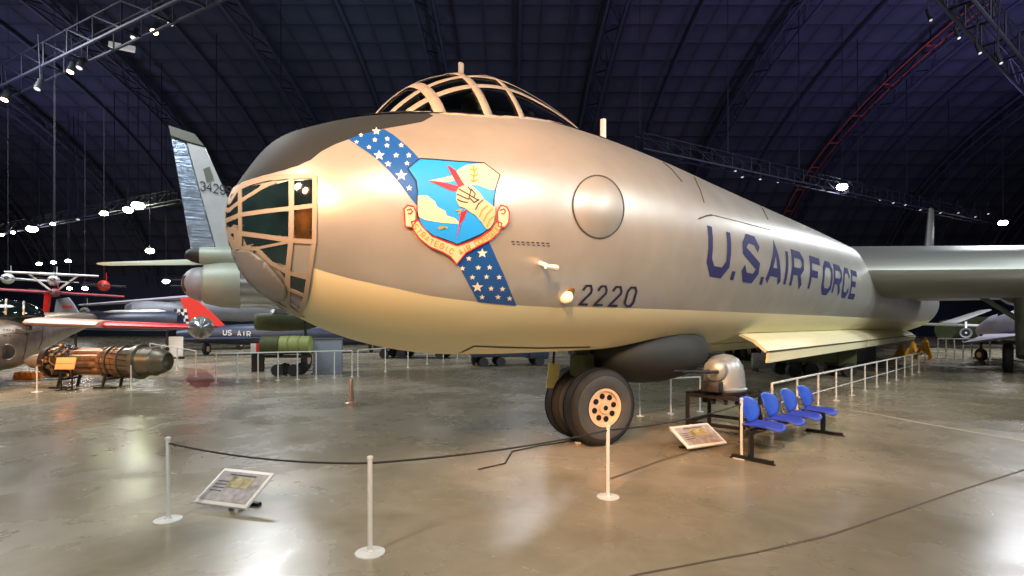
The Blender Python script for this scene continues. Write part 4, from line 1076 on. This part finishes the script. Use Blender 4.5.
b0 = V((ep(91).x, ez-.75, 0)); t = thing('information_board', b0, 'small orange lit board on thin black legs in front of the jet engine', 'sign')
zc_ = EYE-(363.5-HY)*(ez-.75)/F; a = MB(); a.box(b0+V((0,0,zc_)), (.50,.03,.31), 'orange_board', rx(-.25), .006); a.box(b0+V((0,-.018,zc_)), (.50,.006,.008), 'bronze_dark', rx(-.25)); a.build('board', t)
a = MB()
for q in (-.14,.14): bar(a, b0+V((q,.03,0)), b0+V((q,.03,zc_)), .025, .025, 'black_metal'); bar(a, b0+V((q,-.15,.015)), b0+V((q,.2,.015)), .025,.025,'black_metal')
bar(a, b0+V((-.14,.03,.2)), b0+V((.14,.03,.2)), .02,.02,'black_metal'); a.build('legs', t, smooth=False)
g_ = ground(28, 379); a = MB()
for q in (-.2,.2): a.box(g_+V((0,q*.6,.07)), (.62,.12,.12), 'orange_kit', None, .02)
for q in (-.24,-.08,.08,.24): a.box(g_+V((q,0,.17)), (.09,.36,.1), 'orange_kit', None, .02)
tag(a.build('wheel_chock'), 'bright orange slatted chock on the floor left of the jet engine', 'chock')
post(37, 392, .62, 'thin pale post in front of the jet engine nose cone', .015); post(131, 390, .62, 'thin pale post in front of the jet engine turbine casing', .015)
for i, x in enumerate((351,)):
    g_ = ground(x, 404); a = MB(); a.lathe(g_, (0,0,1), [(0,.13),(.03,.13),(.05,.06),(.5,.05),(.55,.03)], 'wing_tan', 20); tag(a.build('bollard'), 'short tan bollard on the open floor below the bomber nose', 'bollard')

# interceptor with the red fin
fd2 = V((.93,.36,0)).normalized(); O2 = at(190, 335, 29)
t = thing('interceptor', V((O2.x, O2.y, 0)), 'dark blue jet with a bright red tail fin and checkered band, behind the tip tank', 'aircraft')
a = MB(); loft_body(a, [(O2-fd2*.6,.3),(O2,.45),(O2+fd2*3,.62),(O2+fd2*7,.7),(O2+fd2*12,.65),(O2+fd2*16,.1)], 'dark_blue'); a.build('fuselage', t)
mp, nn = plane_map(O2, fd2)
slab('tail_fin', t, mp, nn, [(180,298.5),(193,297),(207,308),(226,326),(193,331),(187,316)], 'red_bright', .22, 'bright red swept fin')
a = MB()
for i in range(4):
    for j in range(5):
        x = 174.5+i*3.2+j*.6; y = 309+j*3.2; sheet(a, [(x,y),(x+3.2,y),(x+3.2,y+3.2),(x,y+3.2)], 'white_paint' if (i+j) % 2 else 'crest_line', .13, 9, mp)
a.build('checker_band', t, label='black and white checkered rudder')
a = MB(); x = 226
for i, ch in enumerate('US AIR'):
    if ch != ' ':
        for st in GL[ch]: strip(a, [(x+i*4.6+xx*3.2, 334.5-yy*4.6+i*.3) for xx, yy in st], .9, 'white_paint', 1.0, mp, g=9)
a.build('lettering', t, label='white lettering')
a = MB(); a.wing(O2+fd2*3+V((0,0,-.2)), O2+fd2*1.4+V((-2.0,-2.2,-.2)), 5, 1.5, 'dark_blue', chord=-fd2*-1, tk=.05); a.wing(O2+fd2*3+V((0,0,-.2)), O2+fd2*3+V((0,5,-.2)), 5, 1.5, 'dark_blue', chord=fd2, tk=.05); a.build('wing', t)
for q in (0, 9): strut_wheel(t, O2+fd2*(q+.8)+V((0,0,-.4)), V((O2.x, O2.y, 0))+fd2*(q+.8), .35)

# long dark jet with the white spine
O3 = at(52, 321, 25); e3 = at(176, 321, 26); d3 = (e3-O3).normalized()
t = thing('dark_jet', V((O3.x+3, O3.y, 0)), 'long dark blue jet with a white spine standing behind the red banded wing', 'aircraft')
a = MB(); loft_body(a, [(O3-d3*1.2,.12),(O3,.32),(O3+d3*2,.45),(O3+d3*5,.5),(O3+d3*5.6,.4),(e3,.1)], 'dark_blue'); a.build('fuselage', t)
a = MB(); loft_body(a, [(O3+d3*2+V((0,-.05,.38)),.03),(O3+d3*2.6+V((0,-.05,.40)),.13),(O3+d3*4.6+V((0,-.05,.44)),.14),(O3+d3*5.6+V((0,-.05,.34)),.03)], 'white_paint'); a.build('spine', t, label='white spine')
mp, nn = plane_map(O3, d3)
fn3 = slab('tail_fin', t, mp, nn, [(54,316),(57,299),(69,297.5),(74,304),(81,316)], 'grey_paint', .14, 'grey fin')
a = MB(); 
for i in range(5): sheet(a, [(64+i*2,305.5),(65.4+i*2,305.5),(65.4+i*2,308),(64+i*2,308)], 'red_paint', .1, 9, mp)
a.build('fin_number', fn3, label='red number')
for q in (1, 5): strut_wheel(t, O3+d3*q, V((O3.x, O3.y, 0))+V((d3.x, d3.y, 0))*q, .3)
# grey swept-wing jet behind
O4 = at(155, 309, 32)
t = thing('patrol_jet', V((O4.x, O4.y, 0)), 'grey jet with a thin pale wing and fat engine pod, left of the red fin', 'aircraft')
a = MB(); a.wing(at(78,305,31), at(200,296,33), .9, 3.0, 'lilac', chord=(0,1,0), tk=.12, n=7); a.build('wing', t)
a = MB(); loft_body(a, [(at(128,309,31.5),.3),(at(133,309,31.5),.45),(at(150,309,32),.5),(at(170,309,32.5),.42),(at(182,309,33),.15)], 'grey_paint'); a.build('engine_pod', t)
a = MB(); loft_body(a, [(at(170,306,33),.4),(at(200,306,34),.9),(at(240,306,36),1.1),(at(300,306,40),1.0)], 'grey_paint'); a.build('fuselage', t)
strut_wheel(t, at(178,309,33), V((at(178,309,33).x,33,0)), .4); strut_wheel(t, at(240,309,36), V((at(240,309,36).x,36,0)), .4)

# hanging light aircraft
def hung(name, lab, c, span, m_w, body, m_b, strut=False, yaw=0., fin=None, cat='aircraft', wz=.0, fl_=2.5, wtilt=0):
    c = V(c); t = thing(name, c, lab, cat); R = rz(yaw+math.atan2(-c.x, c.y)*.93); body *= .8; a = MB()
    a.wing(c+R@V((0,-.4,wz)), c+R@V((span/2,-.4,wz+wtilt)), 1.0, .7, m_w, chord=R@V((0,1,0)), tk=.14, n=6); a.wing(c+R@V((0,-.4,wz)), c+R@V((-span/2,-.4,wz-wtilt)), 1.0, .7, m_w, chord=R@V((0,1,0)), tk=.14, n=6); a.build('wing', t)
    a = MB(); loft_body(a, [(c+R@V((0,-fl_*.45,0)),.06),(c+R@V((0,-fl_*.4,0)),body*.7),(c+R@V((0,-fl_*.1,0)),body),(c+R@V((0,fl_*.2,0)),body*.8),(c+R@V((0,fl_,.1)),.08)], m_b, 20); a.build('fuselage', t)
    a = MB(); a.wing(c+R@V((0,fl_*.75,0)), c+R@V((0,fl_*.85,fin or .9)), .7, .4, m_b, chord=R@V((0,1,0)), up=R@V((1,0,0)), tk=.1, n=5); a.build('tail_fin', t)
    a = MB(); a.wing(c+R@V((-.9,fl_*.8,.1)), c+R@V((.9,fl_*.8,.1)), .5, .5, m_w, chord=R@V((0,1,0)), tk=.1, n=5); a.build('tailplane', t)
    a = MB(); a.lathe(c+R@V((0,-fl_*.45,0)), R@V((0,-1,0)), [(0,.1),(.12,.02)], 'bright_metal', 12); bar(a, c+R@V((-.8,-fl_*.47,.1)), c+R@V((.8,-fl_*.47,-.1)), .08, .04, 'dark_metal'); a.build('propeller', t)
    if strut:
        a = MB()
        for q in (-1,1): a.tube([c+R@V((0,-.2,-.6)), c+R@V((q*span*.27,-.2,wz))], .05, m_w, 6)
        a.build('wing_strut', t)
    cable(t, c+V((0,0,wz))); return t
c = at(54, 281, 26)
t = hung('light_aircraft', 'white high wing aeroplane with braced wings hanging below the three low lamps', c, 3.5, 'white_paint', .32, 'white_paint', True, wz=.32)
c = at(55, 293, 24)
t = hung('racing_aircraft', 'long winged dull red aeroplane hanging behind the silver jet canopy', c, 5.1, 'dull_red', .25, 'dull_red', wtilt=-.1)
a = MB(); a.wing(at(51,291,24), at(48,314,24), .5, .45, 'red_bright', chord=(.3,-1,0), up=(1,0,0), tk=.4, n=6); a.build('lower_fin', t, label='bright red fin hanging down')
hung('red_aircraft', 'small bright red aeroplane hanging right of the low lamps', at(104, 286, 28), 1.9, 'dark_metal', .36, 'red_bright')
hung('white_aircraft', 'small white aeroplane hanging at the left edge above the long red wing', at(8, 279, 28), 3.4, 'white_paint', .36, 'white_paint', wtilt=-.03)
hung('green_aircraft', 'small pale green aeroplane behind the grey fin', at(85, 312, 30), 1.9, 'dark_metal', .32, 'green_grey')

# ground exhibits behind the nose
g_ = V((at(288,345,17.5).x, 17.5, 0)); t = thing('fuel_tank_trailer', g_, 'yellow green ribbed cylinder on a dark wheeled cart, left of the grey kiosk', 'trailer')
zt_ = EYE-(345-HY)*17.5/F; a = MB(); p0 = V((at(280,345,17.5).x,17.5,zt_)); a.lathe(p0, (1,.1,0), [(0,.26),(.01,.30),(.3,.31),(.32,.28),(.36,.31),(.64,.31),(.66,.28),(.70,.31),(1.0,.30),(1.08,.1)], 'yellow_green', 28); a.build('cylinder', t)
a = MB(); a.lathe(V((at(263,345,17.5).x,17.4,zt_)), (1,.1,0), [(0,.05),(.02,.30),(.6,.31),(.62,.2)], 'olive', 28); a.build('end_drum', t, label='olive brown drum')
a = MB(); bar(a, p0+V((-.5,0,-.38)), p0+V((1.0,0,-.38)), .4, .08, 'dark_metal')
for q in (0,.8): bar(a, p0+V((q,0,-.38)), p0+V((q,0,-.1)), .3, .08, 'dark_metal')
a.build('cart', t, smooth=False)
for q in (.05,.6):
    for y in (-.3,.3): a = MB(); a.lathe(V((p0.x+q, p0.y+y-.05, .2)), (0,1,0), [(0,.1),(0,.2),(.1,.2),(.1,.1)], 'rubber', 18); a.build('wheel', t)
g_ = V((at(326,350,18).x, 18, 0)); a = MB(); a.box(g_+V((0,.2,.60)), (.95,.5,1.2), 'kiosk_grey', rz(.25), .03); a.box(g_+V((-.12,-.06,.7)), (.4,.03,.5), 'panel_grey', rz(.25), .01); a.box(g_+V((0,.2,1.22)), (1.0,.55,.05), 'fin_cap', rz(.25), .01); tag(a.build('display_kiosk'), 'blue grey display kiosk beside the ribbed cylinder under the bomber nose', 'kiosk')
g_ = V((at(258,350,19).x, 19, 0)); a = MB(); a.box(g_+V((0,0,.5)), (.45,.1,1.0), 'dark_metal', None, .02); a.box(g_+V((.1,-.06,.85)), (.26,.03,.35), 'red_bright', None, .01); a.box(g_+V((-.14,-.06,.85)), (.2,.03,.35), 'white_paint', None, .01); tag(a.build('notice_stand'), 'small red and white notice left of the olive drum', 'sign')
def truck(px, y0, Z, L, h, m, lab, nm='ground_truck', yaw=0.):
    g_ = V(((px-CX)*Z/F, Z, 0)); t = thing(nm, g_, lab, 'vehicle'); R = rz(yaw); f = lambda x, y, z: g_+R@V((x,y,z))
    a = MB(); a.box(f(-L*.12,0,h*.62), (L*.7, L*.35, h*.55), m, R, .08); a.build('body', t)
    a = MB(); a.box(f(L*.36,0,h*.5), (L*.26, L*.33, h*.5), m, R, .1); a.box(f(L*.34,0,h*.8), (L*.16, L*.3, h*.26), m, R, .05); cb = a.build('cab', t); a = MB(); a.box(f(L*.34,-L*.152,h*.8), (L*.11, .02, h*.15), 'dark_glass', R); a.build('window', cb)
    for q in (-.33,-.12,.36):
        for s_q in (-1,1): a = MB(); a.lathe(f(q*L, s_q*L*.17, h*.17), R@V((0,1,0)), [(-.1,h*.08),(-.1,h*.17),(.1,h*.17),(.1,h*.08)], 'rubber', 18); a.build('wheel', t)
truck(812, 370, 17.5, 2.6, 1.35, 'olive', 'dark olive truck behind the railing below the open bomb bay door')
truck(508, 360, 22, 3.4, 1.1, 'dark_blue', 'low dark vehicle in the gloom left of the nose wheel', 'tow_tractor', .2)
truck(415, 355, 27, 4.2, 1.4, 'bronze_dark', 'dark vehicle far under the bomber nose', 'fire_truck', -.1)
def hoard(px, Z, w, h, m, lab, y=0):
    g_ = V(((px-CX)*Z/F, Z, 0)); a = MB(); a.box(g_+V((0,0,h/2+.12)), (w,.06,h), m, None, .01)
    for q in (-w*.4,w*.4): a.box(g_+V((q,0,.07)), (.05,.4,.14), 'dark_metal')
    tag(a.build('display_board'), lab, 'display board')
hoard(845.5, 20, .38, .9, 'pink_banner', 'pink upright board behind the white railing right of the olive truck')
hoard(865, 22, .9, .85, 'kiosk_grey', 'grey display board beyond the pink board')
hoard(767, 19, 1.1, .55, 'panel_grey', 'low grey display board behind the first railing posts')
hoard(790, 24, .6, 1.1, 'teal_sheet', 'teal board behind the olive truck')
hoard(455, 30, 1.4, 1.0, 'kiosk_grey', 'grey board far behind under the bomber belly')
hoard(655, 20, 2.0, 1.1, 'fin_cap', 'wide dull board far behind the nose wheel')
hoard(583, 28, 1.6, 1.0, 'dark_blue', 'dark blue board far behind left of the nose wheel')
hoard(176, 26, .7, 1.0, 'white_paint', 'pale board beyond the exhaust of the jet engine')
hoard(392, 36, 1.8, 1.6, 'teal_sheet', 'dark teal board deepest under the bomber nose')
# static aeroplane in the gloom under the belly
def parked(px, Z, z, L, m, lab, yaw, nm='propeller_aircraft'):
    c = V(((px-CX)*Z/F, Z, z)); t = thing(nm, V((c.x, c.y, 0)), lab, 'aircraft'); R = rz(yaw); f = lambda x, y, zz: c+R@V((x,y,zz))
    a = MB(); loft_body(a, [(f(-L*.5,0,0),.1),(f(-L*.45,0,0),L*.05),(f(-L*.2,0,0),L*.07),(f(L*.1,0,0),L*.06),(f(L*.5,0,L*.03),.08)], m); a.build('fuselage', t)
    for sg in (-1,1): a = MB(); a.wing(f(-L*.2,0,0), f(-L*.12,sg*L*.5,L*.03), L*.2, L*.1, m, chord=R@V((1,0,0)), tk=.12, n=6); a.build('wing', t)
    a = MB(); a.wing(f(L*.36,0,0), f(L*.44,0,L*.16), L*.13, L*.06, m, chord=R@V((1,0,0)), up=R@V((0,1,0)), tk=.1, n=5); a.build('tail_fin', t)
    a = MB(); a.wing(f(L*.38,-L*.15,L*.02), f(L*.38,L*.15,L*.02), L*.1, L*.1, m, chord=R@V((1,0,0)), tk=.1, n=5); a.build('tailplane', t)
    a = MB(); bar(a, f(-L*.5,0,-L*.1), f(-L*.5,0,L*.1), .12, .05, 'dark_metal'); a.lathe(f(-L*.49,0,0), R@V((-1,0,0)), [(0,.14),(.25,.02)], 'dark_metal', 12); a.build('propeller', t)
    for sg in (-1,1):
        tp = f(-L*.15, sg*L*.12, -.05); strut_wheel(t, tp, V((tp.x, tp.y, 0)), .32)
parked(700, 27, 1.5, 7, 'olive', 'olive aeroplane standing beyond the gun turret', .5)
parked(350, 46, 2.1, 9, 'grey_paint', 'grey aeroplane far behind the kiosk', 2.6, 'grey_aircraft')

# right-hand distance
t = thing('transport_aircraft', V((at(966,333,38).x,38,0)), 'pale transport aeroplane with a round underslung engine far beyond the wing', 'aircraft')
a = MB(); a.wing(at(905,323.5,40), at(990,326,36), 2.4, 2.0, 'white_paint', chord=(0,1,0), tk=.1, n=7); w_ = a.build('wing', t)
a = MB(); es = V((.87,1,0)); a.lathe(at(966,333,36.3), es, [(0,.25),(-.05,.33),(.1,.36),(1.6,.3),(1.9,.1)], 'grey_paint', 24); bar(a, at(966,326,36.8), at(966,331,37.4), .12, .7, 'white_paint'); en = a.build('engine', w_)
a = MB(); a.lathe(at(966,333,36.3)+V((0,.02,0)), es, [(-.03,.01),(-.03,.24),(.05,.24),(.05,.01)], 'black_metal', 24); a.lathe(at(966,333,36.3), -es, [(0,.08),(.1,.01)], 'white_paint', 12); a.build('fan', en)
a = MB(); loft_body(a, [(at(945,330,46),.9),(at(975,330,47),1.2),(at(1020,330,48),1.2),(at(1060,330,49),.6)], 'olive'); a.build('fuselage', t)
a = MB(); a.wing(at(955,324,41), at(992,310,41), 2.5, 1.6, 'white_paint', chord=(.2,1,0), tk=.08, n=6); a.build('tail_fin', t)
strut_wheel(t, at(1000,328,46), V((at(1000,328,46).x,46,0)), .5)
t = thing('delta_fighter', V((at(1000,340,24).x,24,0)), 'lilac grey jet with a broad pale wing standing behind the main wheels', 'aircraft')
a = MB(); loft_body(a, [(at(983,333,28),.12),(at(986,331,27),.42),(at(998,327,26),.62),(at(1020,325,25),.75),(at(1060,325,23),.6)], 'lilac'); a.build('fuselage', t)
a = MB(); P = [at(962,343.5,22), at(1022,336,22.5), at(1018,333,25.5), at(985,335,25.5)]; a.prism([p+V((0,0,.04)) for p in P], (0,0,-.1), 'lilac'); a.build('wing', t, smooth=False)
a = MB(); loft_body(a, [(at(996,320,26),.05),(at(1003,318,25.6),.3),(at(1012,317,25.2),.34),(at(1022,318,25),.1)], 'dark_glass'); a.build('canopy', t)
for x, Z in ((981,24.5),(1030,23)): strut_wheel(t, at(x,334,Z), V((at(x,334,Z).x,Z,0)), .3)
def jack(px, Z, h, lab):
    g_ = V(((px-CX)*Z/F, Z, 0)); t = thing('aircraft_jack', g_, lab, 'jack'); tp = g_+V((0,0,h*.86))
    a = MB(); a.lathe(g_+V((0,0,h*.35)), (0,0,1), [(0,.12),(.01,.16),(h*.5,.14),(h*.52,.07),(h*.65,.06)], 'jack_yellow', 16); a.build('cylinder', t)
    for k_ in range(3):
        an = 2*PI*k_/3+.4; e = g_+V((math.cos(an)*h*.42, math.sin(an)*h*.42, .03)); a = MB(); a.tube([tp, e], .07, 'jack_yellow', 8); a.tube([g_+V((0,0,h*.35)), e], .04, 'jack_yellow', 8); a.lathe(e-V((0,0,.03)), (0,0,1), [(0,.14),(.04,.14),(.06,.05)], 'jack_yellow', 12); a.build('leg', t)
jack(925.5, 26, 1.05, 'tall yellow tripod jack at the far end of the white railing')
jack(901, 25, .75, 'short yellow tripod jack under the far bomb bay door')
jack(913, 29, .8, 'small yellow jack between and behind the other two')

#ENDPART2
# ---------------------------------------------------------------- light
def area(loc, to, size, power, col, spread=180):
    l = bpy.data.lights.new('unseen_light', 'AREA'); l.shape = 'DISK'; l.size = size; l.energy = power; l.color = col; l.spread = math.radians(spread)  # unseen area lamps without fixtures, added for the lighting
    o = bpy.data.objects.new('unseen_light', l); C.objects.link(o); o.location = loc; o.rotation_euler = (V(to)-V(loc)).to_track_quat('-Z', 'Y').to_euler()
area((-4,-2.5,6.5), (.1,4.4,3.0), .7, 95, (1,.42,.16), 34)
area((-6,-3,8), (-2,5,2), 1.0, 100, (1,.9,.8), 60)
area((-1,-6,7), (1.5,7,2.6), 1.0, 190, (1,.55,.27), 45)
area((6,-6,13), (5,8,2), 2.5, 1000, (1,.96,.90))
area((16,-2,14), (14,18,2.5), 3.0, 2700, (.90,.97,1))
area((26,8,14), (16,20,2), 5.0, 2600, (.9,.96,1))
area((30,30,14), (28,34,0), 3.0, 3000, (.9,.93,1))
area((-12,12,14), (-12,17,0), 6.0, 1700, (.93,.97,1))
area((-24,20,14), (-20,25,0), 6.0, 2600, (.93,.97,1))
area((-12,5,5), (-14,14,1), 1.0, 260, (1,.55,.25), 60)
area((-14,30,14), (-14,30,0), 3.0, 2200, (.9,.95,1))
area((2,36,14), (2,36,0), 6.0, 900, (.9,.95,1))
for x, y, c, p in ((-30,20,(.5,.52,1),1300),(-14,42,(.45,.7,.9),650),(8,26,(.35,.5,.9),250),(24,30,(.5,.35,1),2200),(44,42,(.45,.42,1),1900),(-50,50,(.5,.5,1),1300)):  # unseen coloured uplights added to reveal the roof lining
    area((x,y,12), (x,y+3,26), 4, p, c, 160)
w = bpy.data.worlds.new('world'); bpy.context.scene.world = w; w.use_nodes = True
w.node_tree.nodes['Background'].inputs[0].default_value = (.02,.025,.04,1); w.node_tree.nodes['Background'].inputs[1].default_value = 1
vs_ = bpy.context.scene.view_settings; vs_.view_transform = 'Standard'; vs_.look = 'None'; vs_.exposure = 0; vs_.gamma = 1; vs_.use_curve_mapping = False
for o_ in bpy.data.objects:
    if '_o' in o_: del o_['_o']
